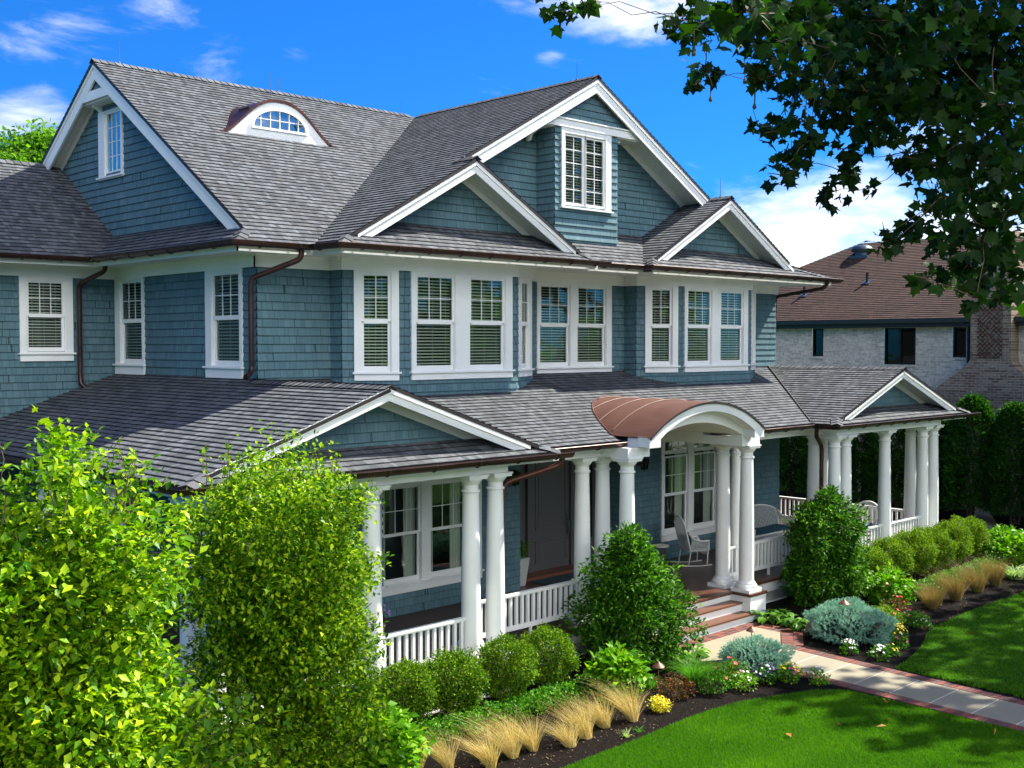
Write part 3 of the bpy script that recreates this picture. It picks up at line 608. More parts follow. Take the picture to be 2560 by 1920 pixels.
# flat eave soffits and fascia
multi('eave_soffit', ((-.62,0,0,3.97),(-.62,.65,-.53,0),(.65,6.03,-1.23,0),(6.03,7.58,-1.01,0),(7.58,13.81,-1.23,0),(13.56,13.81,0,6),(-9,-.62,3.97,4.584),(-.62,0,3.97,4.584)), M['soffit'], (5.69, 5.705))
multi('eave_fascia', ((-.64,-.62,-.55,3.95),(-.64,.60,-.55,-.53),(.60,.62,-1.25,-.53),(.62,6.05,-1.25,-1.23),(6.05,7.56,-1.03,-1.01),(7.56,13.83,-1.25,-1.23),(13.81,13.83,-1.23,6),(-9,-.64,3.95,3.97)), M['white'], (5.665, 5.775))
# ---------------- gutters
def gutter(path, r=.078, z=5.80, hooks=.62, parent=None, mat='gutter', open_ends=True):
    P = [Vector((x, y, z)) for x, y in path]; mb = MB(); n = len(P); V = []; seg = 8
    offs = []
    for i in range(n):
        d0 = (P[i]-P[max(i-1,0)]); d1 = (P[min(i+1,n-1)]-P[i]); d0 = d0 if d0.length > 0 else d1; d1 = d1 if d1.length > 0 else d0
        n0 = Vector((d0.y, -d0.x, 0)).normalized(); n1 = Vector((d1.y, -d1.x, 0)).normalized(); m = (n0+n1).normalized(); m = m/max(.4, m.dot(n0)); offs.append(m)
    for rr in (r, r-.008):
        for i in range(n):
            for k in range(seg+1):
                a = math.pi*k/seg; V.append(P[i]+offs[i]*(r+.012-rr*math.cos(a)) + Vector((0, 0, -rr*math.sin(a))))
    w = seg+1; F = [(i*w+k, (i+1)*w+k, (i+1)*w+k+1, i*w+k+1) for i in range(n-1) for k in range(seg)]
    o = n*w; F += [(o+i*w+k+1, o+(i+1)*w+k+1, o+(i+1)*w+k, o+i*w+k) for i in range(n-1) for k in range(seg)]
    mb.faces(V, F, 0)
    lip = [P[i]+offs[i]*(2*r+.012) for i in range(n)]; mb.tube(lip, .009, 6)
    for e in (0, n-1): mb.face([V[e*w+k] for k in range(w)] if e else [V[e*w+k] for k in reversed(range(w))])
    g = hp('gutter', mb, M[mat], parent, smooth=True)
    tot = 0
    for a, b in zip(P, P[1:]):
        L = (b-a).length; d = (b-a)/L; nn = Vector((d.y, -d.x, 0)); s = (hooks*.5)
        while s < L:
            hb = MB(); c = a+d*s+nn*(r+.012)
            hb.tube([c+nn*(-(r+.006)*math.cos(t))+Vector((0,0,-(r+.006)*math.sin(t))) for t in [math.pi*k/8 for k in range(9)]], .008, 6); hp('gutter_hook', hb, M['dark'], g); s += hooks
    return g
gutter([(-9,3.93),(-.66,3.93),(-.66,-.569),(.607-.03,-.569),(.58,-1.27),(6.20,-1.27)])
gutter([(6.02,-1.06),(7.52,-1.05),(7.52,-1.27),(13.88,-1.27),(13.88,-.6)])
gutter([(-2.96,9),(-2.96,-3.37),(2.98,-3.37)], z=2.835, hooks=.75)
gutter([(2.95,-2.83),(4.77,-2.83)], z=2.835, hooks=.8)
gutter([(8.0,-2.83),(10.43,-2.83),(10.43,-3.37),(16.15,-3.37),(16.15,-2.6)], z=2.835, hooks=.55)
def downspout(path, r=.042, mat='gutter', label=None):
    mb = MB(); P = [Vector(p) for p in path]; out = [P[0]]
    for i in range(1, len(P)-1):
        a = (P[i-1]-P[i]).normalized()*.09; b = (P[i+1]-P[i]).normalized()*.09
        for t in (0, .25, .5, .75, 1): out.append((P[i]+a)*(1-t)**2+P[i]*2*t*(1-t)+(P[i]+b)*t*t)
    out.append(P[-1]); mb.tube(out, r, 12); return hp('downspout', mb, M[mat], smooth=True, label=label)
downspout([(.36,-.62,5.76),(.36,-.62,5.60),(-.17,-.12,5.32),(-.17,-.12,4.12),(-.17,-.12,3.98),(-.33,-.22,3.90)], label='downspout at the near upper corner')
downspout([(-.50,3.86,5.76),(-.50,3.86,5.6),(-.68,4.48,5.40),(-.68,4.48,3.78),(-.68,4.44,3.68),(-.60,4.36,3.62)], label='downspout on the left wing')
downspout([(13.6,-1.30,5.76),(13.6,-1.22,5.60),(13.62,.05,5.45),(13.64,.1,4.0)], label='downspout behind the far upper corner')
downspout([(2.86,-3.42,2.80),(2.86,-3.38,2.66),(2.18,-2.94,2.42),(2.13,-2.92,2.2),(2.13,-2.92,-.42)], mat='oldcopper', label='copper downspout beside the left corner columns')
downspout([(10.45,-2.95,2.80),(10.45,-2.92,2.62),(10.78,-2.85,2.40),(10.78,-2.85,-.42)], label='downspout beside the right porch columns')
downspout([(16.1,-2.6,2.80),(16.1,-2.6,2.70),(15.45,-2.7,2.45),(15.42,-2.7,-.42)], label='downspout at the far porch end')
# ---------------- eyebrow dormer
def eyeb(x):   # height above the slope line at Y=2.68 (z 7.95)
    return 0
PX = [.89,1.09,1.25,1.40,1.58,1.78,1.98,2.15,2.32,2.50,2.68,2.85,3.02,3.18,3.37]
c0 = 2.13; hw = 1.24
def bell(x): 
    q = min(1, abs(x-c0)/hw); return 7.93+.69*(.5+.5*math.cos(math.pi*q**1.22))
N_ = 44; xs = [c0-hw+2*hw*i/N_ for i in range(N_+1)]; yf = 2.66
inn = lambda x, wd, ht, z0: z0+ht*math.sqrt(max(0, 1-((x-c0)/wd)**2))
db = MB()
# front face: white board with an arched opening
ow, oh, oz = .57, .37, 8.08
for a, b in zip(xs, xs[1:]):
    lo = lambda x: inn(x, ow, oh, oz) if abs(x-c0) < ow else 7.90
    la, lb = (lo(a), lo(b)) if abs((a+b)/2-c0) < ow else (7.90, 7.90)
    if abs(a-c0) >= ow and abs((a+b)/2-c0) < ow: la = oz
    if abs(b-c0) >= ow and abs((a+b)/2-c0) < ow: lb = oz
    db.face([(a, yf, la), (b, yf, lb), (b, yf, bell(b)-.01), (a, yf, bell(a)-.01)])
    if abs((a+b)/2-c0) < ow: db.face([(a, yf, 7.88), (b, yf, 7.88), (b, yf, oz), (a, yf, oz)])
dorm = hp('eyebrow_dormer', db, M['white'], label='eyebrow dormer with an arched window on the main roof')
cb = MB()
for a, b in zip(xs, xs[1:]):
    za, zb = bell(a), bell(b); ya, yb = MF.ref.y+(za-5.8)/.662+.06, MF.ref.y+(zb-5.8)/.662+.06
    cb.face([(a, yf-.03, za), (b, yf-.03, zb), (b, max(yb, yf+.05), zb+.01), (a, max(ya, yf+.05), za+.01)])
    cb.face([(a, yf-.03, za-.045), (b, yf-.03, zb-.045), (b, yf-.03, zb), (a, yf-.03, za)])
    cb.face([(a, yf-.0, za-.05), (b, yf, zb-.05), (b, yf-.03, zb-.045), (a, yf-.03, za-.045)])
hp('dormer_roof', cb, M['oldcopper'], dorm, smooth=True)
cb = MB()   # window: curved frame, muntins
arc = [(c0+ow*math.cos(t), oz+oh*math.sin(t)) for t in [math.pi*k/24 for k in range(25)]]
arci = [(c0+(ow-.045)*math.cos(t), oz+.03+(oh-.06)*math.sin(t)) for t in [math.pi*k/24 for k in range(25)]]
for k in range(24):
    a, b, c, d = arc[k], arc[k+1], arci[k+1], arci[k]
    cb.prism([(a[0], yf-.03, a[1]), (b[0], yf-.03, b[1]), (c[0], yf-.03, c[1]), (d[0], yf-.03, d[1])], (0, .05, 0))
cb.box(c0-ow, c0+ow, yf-.031, yf+.02, oz-.01, oz+.03)
for x in (-.38, -.19, 0, .19, .38): cb.box(c0+x-.008, c0+x+.008, yf-.012, yf+.006, oz+.03, inn(c0+x, ow-.03, oh-.05, oz+.02))
cb.box(c0-.48, c0+.48, yf-.011, yf+.005, oz+.165, oz+.18)
hp('dormer_sash', cb, M['white'], dorm)
cb = MB(); cb.face([(p[0], yf+.01, p[1]) for p in arc]); hp('pane', cb, M['mglass'], dorm)
cb = MB(); cb.box(c0-ow, c0+ow, yf+.05, yf+.4, oz-.1, oz+.36); hp('backing', cb, M['room'], dorm)
# ---------------- lightning rods
for x, y, z, h in ((.15,4.612,9.25,.35),(3.0,4.3,8.98,.52),(3.37,4.612,9.25,.27),(4.36,4.612,9.25,.15),(6.4,4.612,9.25,.26),(6.776,-.09,9.25,.34),(3.337,-.8,7.34,.37),(10.24,-.83,7.33,.37)):
    mb = MB(); mb.lathe((x, y, z), [(.02,0),(.012,.03),(.007,.04),(.004,h),(.001,h+.02)], 8); hp('lightning_rod', mb, M['rod'])
# ---------------- interior blocks (dark rooms behind the glass)
multi('room', ((.45,13.1,.5,9,3.3,5.75),(2.0,4.7,-.25,.49,3.5,5.7),(8.9,11.6,-.25,.49,3.5,5.7),(-8,.44,5.1,9,1,5.7),(.3,8,4,5.2,6.2,8.3),(5.9,7.4,.4,3,6.0,8.3),(.45,5.0,.7,9,-.3,3.2),(8.6,13.1,.7,9,-.3,3.2)), M['room'])
# ================================================================= PORCH
YW = -.12
fL1, _ = wseg(0, YW, 5.25, YW)
wm = []
mb = MB(); courses(mb, fL1, rect(0, 5.25, -.1, 2.9), CH, .015, [(2.19, 4.24, .5, 2.10)], v0=5.5); wm.append(mb); mb = MB()
F2 = Fr((8.3, YW, 0), (1,0,0), Z3, (0,-1,0)); courses(mb, F2, rect(0, 5.26, -.1, 3.2), CH, .015, [(1.0, 2.9, .5, 2.42)], v0=5.5); wm.append(mb); mb = MB()
FJ = Fr((5.25, YW, 0), (0,1,0), Z3, (1,0,0)); courses(mb, FJ, rect(0, .87, -.1, 2.9), CH, .015, [], v0=5.5); wm.append(mb); mb = MB()
FJ2 = Fr((8.3, .75, 0), (0,-1,0), Z3, (-1,0,0)); courses(mb, FJ2, rect(0, .87, -.1, 2.9), CH, .015, [], v0=5.5); wm.append(mb); mb = MB()
FSL = Fr((0, 0, 0), (0,-1,0), Z3, (-1,0,0)); courses(mb, FSL, rect(-9, .12, -.45, 2.9), CH, .015, [], v0=5.5)
wm.append(mb)
for mb in wm: hp('wall', mb, M['shake'], label='ground floor wall under the porch')
FW1 = Fr((0, YW, 0), (1,0,0), Z3, (0,-1,0))
window(FW1, (2.12,4.30,.36,2.17), [(2.20,2.91),(3.20,3.91)], 2.05, .60, 3, vm=(1.34,1.29), blind=False, curtain=True, label='double porch window left of the door')
window(FW1, (9.24,11.19,.37,2.46), [(9.38,10.07),(10.36,11.05)], 2.06, .61, 3, vm=(1.34,1.28), blind=False, curtain=True, transom=(2.21,2.38), label='double porch window with transoms right of the door')
# door
FD = Fr((0, .75, 0), (1,0,0), Z3, (0,-1,0))
mb = MB(); mb.fbox(FD, 5.25, 8.3, -.1, 2.95, -.06, 0); mb.fbox(FD, 5.27, 6.34, .05, 2.35, 0, .03); mb.fbox(FD, 7.46, 8.28, .05, 2.35, 0, .03); hp('door_surround', mb, M['door'])
mb = MB(); mb.fbox(FD, 6.22, 6.36, .03, 2.35, .03, .10); mb.fbox(FD, 7.42, 7.56, .03, 2.35, .03, .10); mb.fbox(FD, 6.22, 7.56, 2.35, 2.47, .03, .11); dfr = hp('door_frame', mb, M['door'])
mb = MB(); mb.fbox(FD, 6.37, 7.41, .05, 2.34, .02, .05)
for v0, v1 in ((.19,.62),(.82,2.2)):
    mb.fbox(FD, 6.47, 7.31, v0, v0+.02, .05, .062); mb.fbox(FD, 6.47, 7.31, v1-.02, v1, .05, .062); mb.fbox(FD, 6.47, 6.49, v0, v1, .05, .062); mb.fbox(FD, 7.29, 7.31, v0, v1, .05, .062); mb.fbox(FD, 6.55, 7.23, v0+.07, v1-.07, .05, .058)
dr = hp('door', mb, M['door'], label='tall panelled taupe front door')
mb = MB(); mb.fbox(FD, 7.33, 7.375, .62, 1.12, .05, .06); mb.tube([FD.p(7.352, .68, .06), FD.p(7.352, .70, .11), FD.p(7.352, .92, .12), FD.p(7.352, .97, .06)], .012, 8); mb.lathe(FD.p(7.352, 1.05, .07)-Vector((0,0,.01)), [(.018,0),(.018,.02)], 10); hp('handle', mb, M['rod'], dr)
for a, b in ((5.42,6.1),(7.62,8.18)):
    mb = MB(); mb.fbox(FD, a, b, .45, 2.2, .03, .045); w = hp('sidelight', mb, M['door']); mb = MB(); mb.face([FD.p(a+.08,.52,.048),FD.p(b-.08,.52,.048),FD.p(b-.08,2.13,.048),FD.p(a+.08,2.13,.048)]); hp('pane', mb, M['bglass'], w)
mb = MB(); mb.box(5.27, 8.28, .30, .75, .0, .05); hp('threshold', mb, M['stepwood'])
# floor, aprons
mb = MB(); mb.box(-2.75, 15.35, -2.72, 12 if False else .745, -.055, 0); mb.box(-2.75, 0, .745, 9, -.055, 0); mb.box(13.56, 15.35, .745, 6, -.055, 0)
mb.box(-2.75, 2.28, -3.26, -2.72, -.055, 0); mb.box(10.75, 15.35, -3.26, -2.72, -.055, 0); mb.box(4.9, 7.84, -2.83, -2.72, -.055, 0)
hp('porch_floor', mb, M['floorwood'])
multi('porch_skirt', ((-2.7,2.23,-3.21,-3.19),(2.21,2.23,-3.19,-2.67),(2.23,4.5,-2.67,-2.65),(8.4,10.8,-2.67,-2.65),(10.8,10.82,-3.19,-2.67),(10.8,15.3,-3.21,-3.19),(-2.7,-2.68,-3.19,9),(15.28,15.3,-3.19,6)), M['white'], (-.24, -.055))
def lattice(x0, y0, x1, y1):
    F = wall_frame(x0, y0, x1, y1); L = math.hypot(x1-x0, y1-y0); mb = MB(); z0, z1 = G+.0, -.24; mb.fbox(F, 0, L, z0, z0+.02, -.03, -.01)
    s = .055; k = 0
    while k*s < L+(z1-z0):
        for sg, nn in ((1, -.022), (-1, -.030)):
            a = k*s-(z1-z0) if sg > 0 else k*s; b = a+(z1-z0)*sg
            pa, pb = (a, z0), (b, z1)
            if min(a, b) < -.2 or max(a, b) > L+.2: continue
            q = clip(clip([(pa[0]-.008, pa[1]), (pa[0]+.008, pa[1]), (pb[0]+.008, pb[1]), (pb[0]-.008, pb[1])], -1, 0, 0), 1, 0, L)
            if len(q) >= 3: mb.face([F.p(u, v, nn) for u, v in q])
        k += 1
    hp('lattice', mb, M['white'])
lattice(-2.7, -3.2, 2.22, -3.2); lattice(2.22, -2.66, 4.5, -2.66); lattice(8.4, -2.66, 10.8, -2.66); lattice(10.8, -3.2, 15.3, -3.2)
mb = MB(); mb.box(-2.6, 15.2, -2.5, .5, G-.1, -.1); hp('foundation', mb, M['room'])
# steps
G2 = G
stp = None
for i, (yf_, zt) in enumerate(((-2.83, 0.), (-3.06, -.155), (-3.30, -.31))):
    zb = zt-.155 if i < 2 else G2
    if i:
        mb = MB(); mb.box(4.93, 7.84 if i == 1 else 7.90, yf_-.0, yf_+.26, zt-.03, zt); hp('step_tread', mb, M['stepwood'])
    mb = MB(); mb.box(4.95, 7.84, yf_+.025, yf_+.05, zb if i == 2 else zb-.0, zt-(.055 if i == 0 else .03)); hp('step_riser', mb, M['white'])
mb = MB(); mb.box(4.9, 7.84, -2.86, -2.72, -.028, .002); hp('step_tread', mb, M['stepwood'])
# pedestals
for x0, x1 in ((7.84, 8.32), (4.42, 4.90)):
    mb = MB(); mb.box(x0, x1, -3.22, -2.66, G, -.045); p = hp('pedestal', mb, M['white']); mb = MB(); mb.box(x0-.02, x1+.02, -3.24, -2.66, -.045, .003); hp('pedestal_cap', mb, M['floorwood'], p)
# columns
def column_parts(zt=2.6):
    a, b, c = MB(), MB(), MB()
    a.box(-.195, .195, -.195, .195, 0, .065); a.lathe((0,0,.065), [(.185,0),(.195,.02),(.195,.045),(.18,.065),(.16,.07),(.165,.085),(.16,.10),(.142,.115),(.134,.135)], 28)
    H_ = zt-.23; prof = [(.134,.10)]+[(.134-.024*(max(0, t-.28)/.72)**1.3, .10+(H_-.10)*t) for t in [k/10 for k in range(11)]]; b.lathe((0,0,0), prof, 28)
    c.lathe((0,0,zt-.245), [(.108,0),(.128,.01),(.130,.022),(.128,.034),(.108,.044),(.108,.11),(.118,.12),(.13,.135),(.152,.165),(.16,.185),(.16,.19)], 28); c.box(-.165, .165, -.165, .165, zt-.058, zt-.022); c.box(-.18, .18, -.18, .18, zt-.022, zt)
    return a, b, c
cols = [(-.22,-3.0),(1.47,-3.0),(1.93,-3.0),(1.93,-2.48),(-2.45,-3.0),(-2.0,-3.0),(-2.45,-2.5),(-2.45,-.6),(-2.45,1.6),(-2.45,3.8),
        (4.78,-2.99),(4.80,-2.46),(4.32,-2.46),(8.05,-2.99),(8.10,-2.45),(8.60,-2.40),
        (11.00,-3.0),(11.41,-3.0),(11.21,-2.42),(13.0,-3.0),(14.67,-3.0),(15.15,-3.0),(15.2,-2.46),(15.15,-.3),(15.15,2.0)]
pa = column_parts(); sh = None
for i, (x, y) in enumerate(cols):
    if sh is None:
        c = hp('column', MB() if False else pa[1], M['white'], smooth=True); 
        # recentre the prototype: its mesh is about the origin, so shift back by +HO
        for o_, ex in ((c, 0),):
            for v in o_.data.vertices: v.co += HO*K
        base = obj('column_base', pa[0], M['white'], c, True); capi = obj('capital', pa[2], M['white'], c, True); sh = (c, base, capi); c.location = (Vector((x, y, 0))-HO)*K
    else:
        c2 = sh[0].copy(); lk(c2, H); c2.location = (Vector((x, y, 0))-HO)*K
        for q in sh[1:]:
            e = q.copy(); lk(e, c2)
# beams
mb = MB()
def beam(x0, x1, y0, y1, z0=2.6, z1=2.74): multi('porch_beam', [(x0, x1, y0, y1, z0, z1)], M['white'])
beam(-2.58, 2.06, -3.12, -2.88); beam(-2.58, -2.34, -2.88, 9); beam(1.82, 2.06, -2.88, -2.36); beam(2.06, 4.66, -2.58, -2.34); beam(8.2, 10.87, -2.58, -2.34); beam(10.87, 15.28, -3.12, -2.88); beam(10.87, 11.1, -2.88, -2.34); beam(15.04, 15.28, -2.88, 6)
multi('porch_ceiling', ((-2.88,-2.34,-3.30,9),(-2.34,2.95,-3.30,-2.34),(2.95,4.66,-2.77,-2.34),(8.2,10.5,-2.77,-2.34),(10.5,15.04,-3.30,-2.34),(15.04,16.08,-3.30,6)), M['soffit'], (2.741, 2.755))
multi('porch_ceiling', ((-2.34,4.55,-2.34,-.12),(8.3,15.04,-2.34,-.12),(5.25,8.3,-.12,.75),(13.56,15.04,-.12,6)), M['soffit'], (2.741, 2.755))
multi('porch_fascia', ((-2.90,-2.88,-3.32,9),(-2.88,2.95,-3.32,-3.30),(2.93,2.95,-3.30,-2.79),(2.95,4.66,-2.79,-2.77),(8.2,10.5,-2.79,-2.77),(10.5,10.52,-3.30,-2.79),(10.5,16.08,-3.32,-3.30),(16.08,16.10,-3.30,6)), M['white'], (2.715, 2.815))
# ---------------- arched portico
CX = 6.42; YA = -3.38
def arc_pts(hw, zs, rise, n=28):
    R = (hw*hw+rise*rise)/(2*rise); t0 = math.asin(hw/R); return [(CX+R*math.sin(t), zs+rise-R+R*math.cos(t)) for t in [-t0+2*t0*k/n for k in range(n+1)]]
o1 = arc_pts(1.57, 2.92, .51); i1 = arc_pts(1.29, 2.89, .38)
mb = MB()
for a, b, c, d in zip(o1, o1[1:], i1[1:], i1): mb.prism([(a[0], YA, a[1]-.02), (b[0], YA, b[1]-.02), (c[0], YA, c[1]), (d[0], YA, d[1])], (0, .05, 0))
for s in (-1, 1): 
    x0, x1 = sorted((CX+s*1.29, CX+s*1.57)); mb.box(x0, x1, YA+.001, YA+.05, 2.76, 2.895)
port = hp('arched_portico', mb, M['white'], smooth=True, label='white arched entrance portico')
mb = MB()   # inner arch beam between the columns
i2 = arc_pts(1.27, 2.80, .27); tt = arc_pts(1.33, 2.89, .42)
for a, b, c, d in zip(tt, tt[1:], i2[1:], i2): mb.prism([(a[0], -3.14, a[1]), (b[0], -3.14, b[1]), (c[0], -3.14, c[1]), (d[0], -3.14, d[1])], (0, .24, 0))
for s in (-1, 1):
    x0, x1 = sorted((CX+s*1.27, CX+s*1.80)); mb.box(x0, x1, -3.14, -2.90, 2.6, 2.76); mb.box(x0, x1, -2.90, -2.30, 2.6, 2.755); x2, x3 = sorted((CX+s*1.27, CX+s*1.52)); mb.box(x2, x3, -3.139, -2.90, 2.76, 2.90)
    x0, x1 = sorted((CX+s*1.29, CX+s*1.56)); mb.box(x0, x1, YA+.05, -3.14, 2.77, 2.93)
hp('arch_beam', mb, M['white'], port, smooth=True)
mb = MB()   # soffit of the front arch and barrel ceiling behind
for a, b in zip(i1, i1[1:]): mb.prism([(a[0], YA+.05, a[1]+.0), (b[0], YA+.05, b[1]), (b[0], YA+.05, b[1]+.02), (a[0], YA+.05, a[1]+.02)], (0, .22, 0))
for a, b in zip(i2, i2[1:]): mb.prism([(a[0], -2.9, a[1]), (b[0], -2.9, b[1]), (b[0], -2.9, b[1]+.02), (a[0], -2.9, a[1]+.02)], (0, 2.7, 0))
for s in (-1, 1):
    x0, x1 = sorted((CX+s*1.27, CX+s*1.50)); mb.box(x0, x1, -2.30, -.15, 2.6, 2.85)
mb.box(5.05, 7.79, -.20, -.16, 2.70, 3.12)
hp('vault', mb, M['soffit'], port, smooth=True)
mb = MB()   # copper barrel roof running back into the porch roof
def yhit(z): return FPR.ref.y+(z-2.84)/.3555
for a, b in zip(o1, o1[1:]):
    ya, yb = yhit(a[1])+.05, yhit(b[1])+.05
    mb.face([(a[0], YA-.03, a[1]), (b[0], YA-.03, b[1]), (b[0], yb, b[1]), (a[0], ya, a[1])]); mb.face([(a[0], YA-.03, a[1]-.035), (b[0], YA-.03, b[1]-.035), (b[0], YA-.03, b[1]), (a[0], YA-.03, a[1])], 1)
    mb.face([(b[0], YA-.03, b[1]-.035), (a[0], YA-.03, a[1]-.035), (a[0], YA, a[1]-.03), (b[0], YA, b[1]-.03)], 1)
cr = hp('barrel_roof', mb, [M['copper'], M['dark']], port, smooth=True, label='rust-brown copper barrel roof')
for yy in (-2.55, -2.08, -1.62, -1.22):      # standing seams across the barrel
    mb = MB(); pts = [(x, yy, z+.008) for x, z in o1 if yhit(z) > yy-.02]
    mb.tube(pts, .011, 6); hp('seam', mb, M['copper'], port)
mb = MB(); L_ = [(x, yhit(z), z+.012) for x, z in o1]; mb.tube(L_, .018, 6); hp('flashing', mb, M['oldcopper'], port)
# ---------------- railings
def railing(x0, y0, x1, y1, zt=.66, zb=.14):
    F = wall_frame(x0, y0, x1, y1); L = math.hypot(x1-x0, y1-y0); mb = MB(); mb.fbox(F, 0, L, zt-.035, zt, -.04, .04); mb.fbox(F, 0, L, zt-.055, zt-.035, -.022, .022)
    r = hp('railing', mb, M['white']); mb = MB(); mb.fbox(F, 0, L, zb, zb+.07, -.022, .022)
    if L > 1.2: mb.fbox(F, L/2-.02, L/2+.02, 0, zb, -.018, .018)
    hp('bottom_rail', mb, M['white'], r)
    n = max(1, round(L/.118)); 
    for i in range(n):
        u = L*(i+.5)/n; mb = MB(); mb.fbox(F, u-.021, u+.021, zb+.07, zt-.055, -.021, .021); hp('baluster', mb, M['white'], r)
railing(-.09, -3.0, 1.35, -3.0); railing(-1.88, -3.0, -.34, -3.0); railing(2.05, -2.5, 4.2, -2.5, .69); railing(8.18, -2.46, 10.95, -2.46, .69); railing(11.53, -3.0, 12.88, -3.0); railing(13.12, -3.0, 14.55, -3.0)
railing(15.15, -2.35, 15.15, -.42); railing(15.15, -.18, 15.15, 1.88); railing(-2.45, -.72, -2.45, -2.38); railing(-2.45, 1.48, -2.45, -.48)
railing(1.70, -2.62, 1.72, -2.88)
# ---------------- wall lanterns
for (x, y, z) in ((8.52, YW, 2.06), (4.98, YW, 2.06)):
    mb = MB(); mb.box(x-.05, x+.05, y-.025, y, z-.08, z+.1); mb.tube([(x, y-.02, z+.05), (x, y-.1, z+.12), (x, y-.17, z+.09)], .009, 6)
    ln = hp('wall_lantern', mb, M['iron'], label='black lantern on the wall %s of the door' % ('right' if x > 6 else 'left'))
    mb = MB(); c = Vector((x, y-.17, 0)); top, bot = z+.05, z-.14
    for sx, sy in ((-1,-1),(1,-1),(1,1),(-1,1)): mb.tube([(c.x+sx*.065, c.y+sy*.065, top), (c.x+sx*.042, c.y+sy*.042, bot)], .006, 5)
    mb.faces([(c.x-.08,c.y-.08,top),(c.x+.08,c.y-.08,top),(c.x+.08,c.y+.08,top),(c.x-.08,c.y+.08,top),(c.x,c.y,top+.07)], [(0,1,4),(1,2,4),(2,3,4),(3,0,4),(3,2,1,0)]); mb.box(c.x-.045, c.x+.045, c.y-.045, c.y+.045, bot-.012, bot); mb.tube([(c.x,c.y,bot-.05),(c.x,c.y,bot)], .008, 5)
    hp('lantern_cage', mb, M['iron'], ln)
    mb = MB()
    for (a, b) in (((-1,-1),(1,-1)),((1,-1),(1,1)),((1,1),(-1,1)),((-1,1),(-1,-1))): mb.face([(c.x+a[0]*.04,c.y+a[1]*.04,bot),(c.x+b[0]*.04,c.y+b[1]*.04,bot),(c.x+b[0]*.063,c.y+b[1]*.063,top),(c.x+a[0]*.063,c.y+a[1]*.063,top)])
    hp('pane', mb, M['bglass'], ln)
# ================================================================= NEIGHBOUR HOUSE
NB = thing('brick_house', 'neighbouring whitewashed brick house with a brown shingle roof and dark gutter', 'house', (27, 3, G))
def npart(name, mb, mats, parent=None, smooth=False, label=None, **k):
    for i, p in enumerate(mb.v): mb.v[i] = (p[0]-27, p[1]-3, p[2]-G)
    return obj(name, mb, mats, parent or NB, smooth, label)
XN = 25.0; YE, YS = 12.2, -9.0
wins = [(5.54,5.95,3.96,4.88),(2.31,3.36,3.72,4.88),(.70,1.12,3.96,4.88)]
FNW = Fr((XN, 0, 0), (0,-1,0), Z3, (-1,0,0)); mb = MB()
courses(mb, FNW, rect(-YE, -YS, G, 5.2), 20, 0., [(-b, -a, c, d) for a, b, c, d in wins], v0=G-.5); mb.box(XN+.01, 36, YE-.02, YE, G, 5.1); npart('wall', mb, M['nbrick'])
for a, b, c, d in wins:
    F = FNW; mb = MB(); mb.fbox(F, -b, -b+.05, c, d, -.14, -.01); mb.fbox(F, -a-.05, -a, c, d, -.14, -.01); mb.fbox(F, -b, -a, d-.05, d, -.14, -.01); mb.fbox(F, -b, -a, c, c+.05, -.14, -.01)
    if b-a > .8: mb.fbox(F, -(a+b)/2-.03, -(a+b)/2+.03, c, d, -.1, -.035)
    w = npart('window', mb, M['iron']); mb = MB(); mb.face([F.p(-b,c,-.08),F.p(-a,c,-.08),F.p(-a,d,-.08),F.p(-b,d,-.08)]); npart('pane', mb, M['bglass'], w)
    mb = MB(); mb.fbox(F, -b-.02, -a+.02, c-.02, d+.02, -.5, -.12); npart('backing', mb, M['room'], w)
    mb = MB(); mb.fbox(F, -b-.03, -a+.03, c-.08, c, -.02, .03); npart('sill', mb, M['nbrick'], w)
NW = RP('W', (24.7, 0, 5.15), .555); NE = RP('E', (35.3, 0, 5.15), .555); NN = RP('N', (0, 12.3, 5.15), .555)
roof('roof', [(NW, [[(24.7,12.3),(24.7,YS-.3),(30,YS-.3),(30,7.0)]]), (NE, [[(30,7.0),(30,YS-.3),(35.3,YS-.3),(35.3,12.3)]]), (NN, [[(24.7,12.3),(30,7.0),(35.3,12.3)]])], mat='nroof', h=.13, own=npart)
mb = MB(); mb.box(24.62, 24.74, YS-.3, 12.3, 5.02, 5.15); mb.box(24.75, 24.99, YS, 12.3, 4.89, 5.05); npart('gutter', mb, plain('slate_gutter', (.02,.027,.025), .5, .1))
mb = MB(); mb.tube([(24.68,.6,5.05),(24.93,.6,4.9),(24.93,.6,2.0)], .045, 8); npart('downspout', mb, M['signm'])
# chimney: tapered, herringbone panel
mb = MB(); cy0, cy1 = -.86, .33
def ring(z, y0, y1, x0, x1): return [(x0,y0,z),(x1,y0,z),(x1,y1,z),(x0,y1,z)]
Rg = [ring(G,-1.9,1.35,24.3,25.1), ring(3.0,-1.9,1.35,24.3,25.1), ring(3.72,-.98,.45,24.42,25.1), ring(3.9,cy0,cy1,24.45,25.5), ring(7.5,cy0,cy1,24.45,25.5)]
V = [p for r in Rg for p in r]; Fc = [(i*4+k, (i+1)*4+k, (i+1)*4+(k+1) % 4, i*4+(k+1) % 4) for i in range(4) for k in range(4)]+[(16,17,18,19)]
Fc = [tuple(reversed(f)) for f in Fc]; mb.faces(V, Fc)
ch = npart('chimney', mb, M['cbrick']); 
mb = MB(); s = .085; 
FCh = Fr((24.45, 0, 0), (0,-1,0), Z3, (-1,0,0))
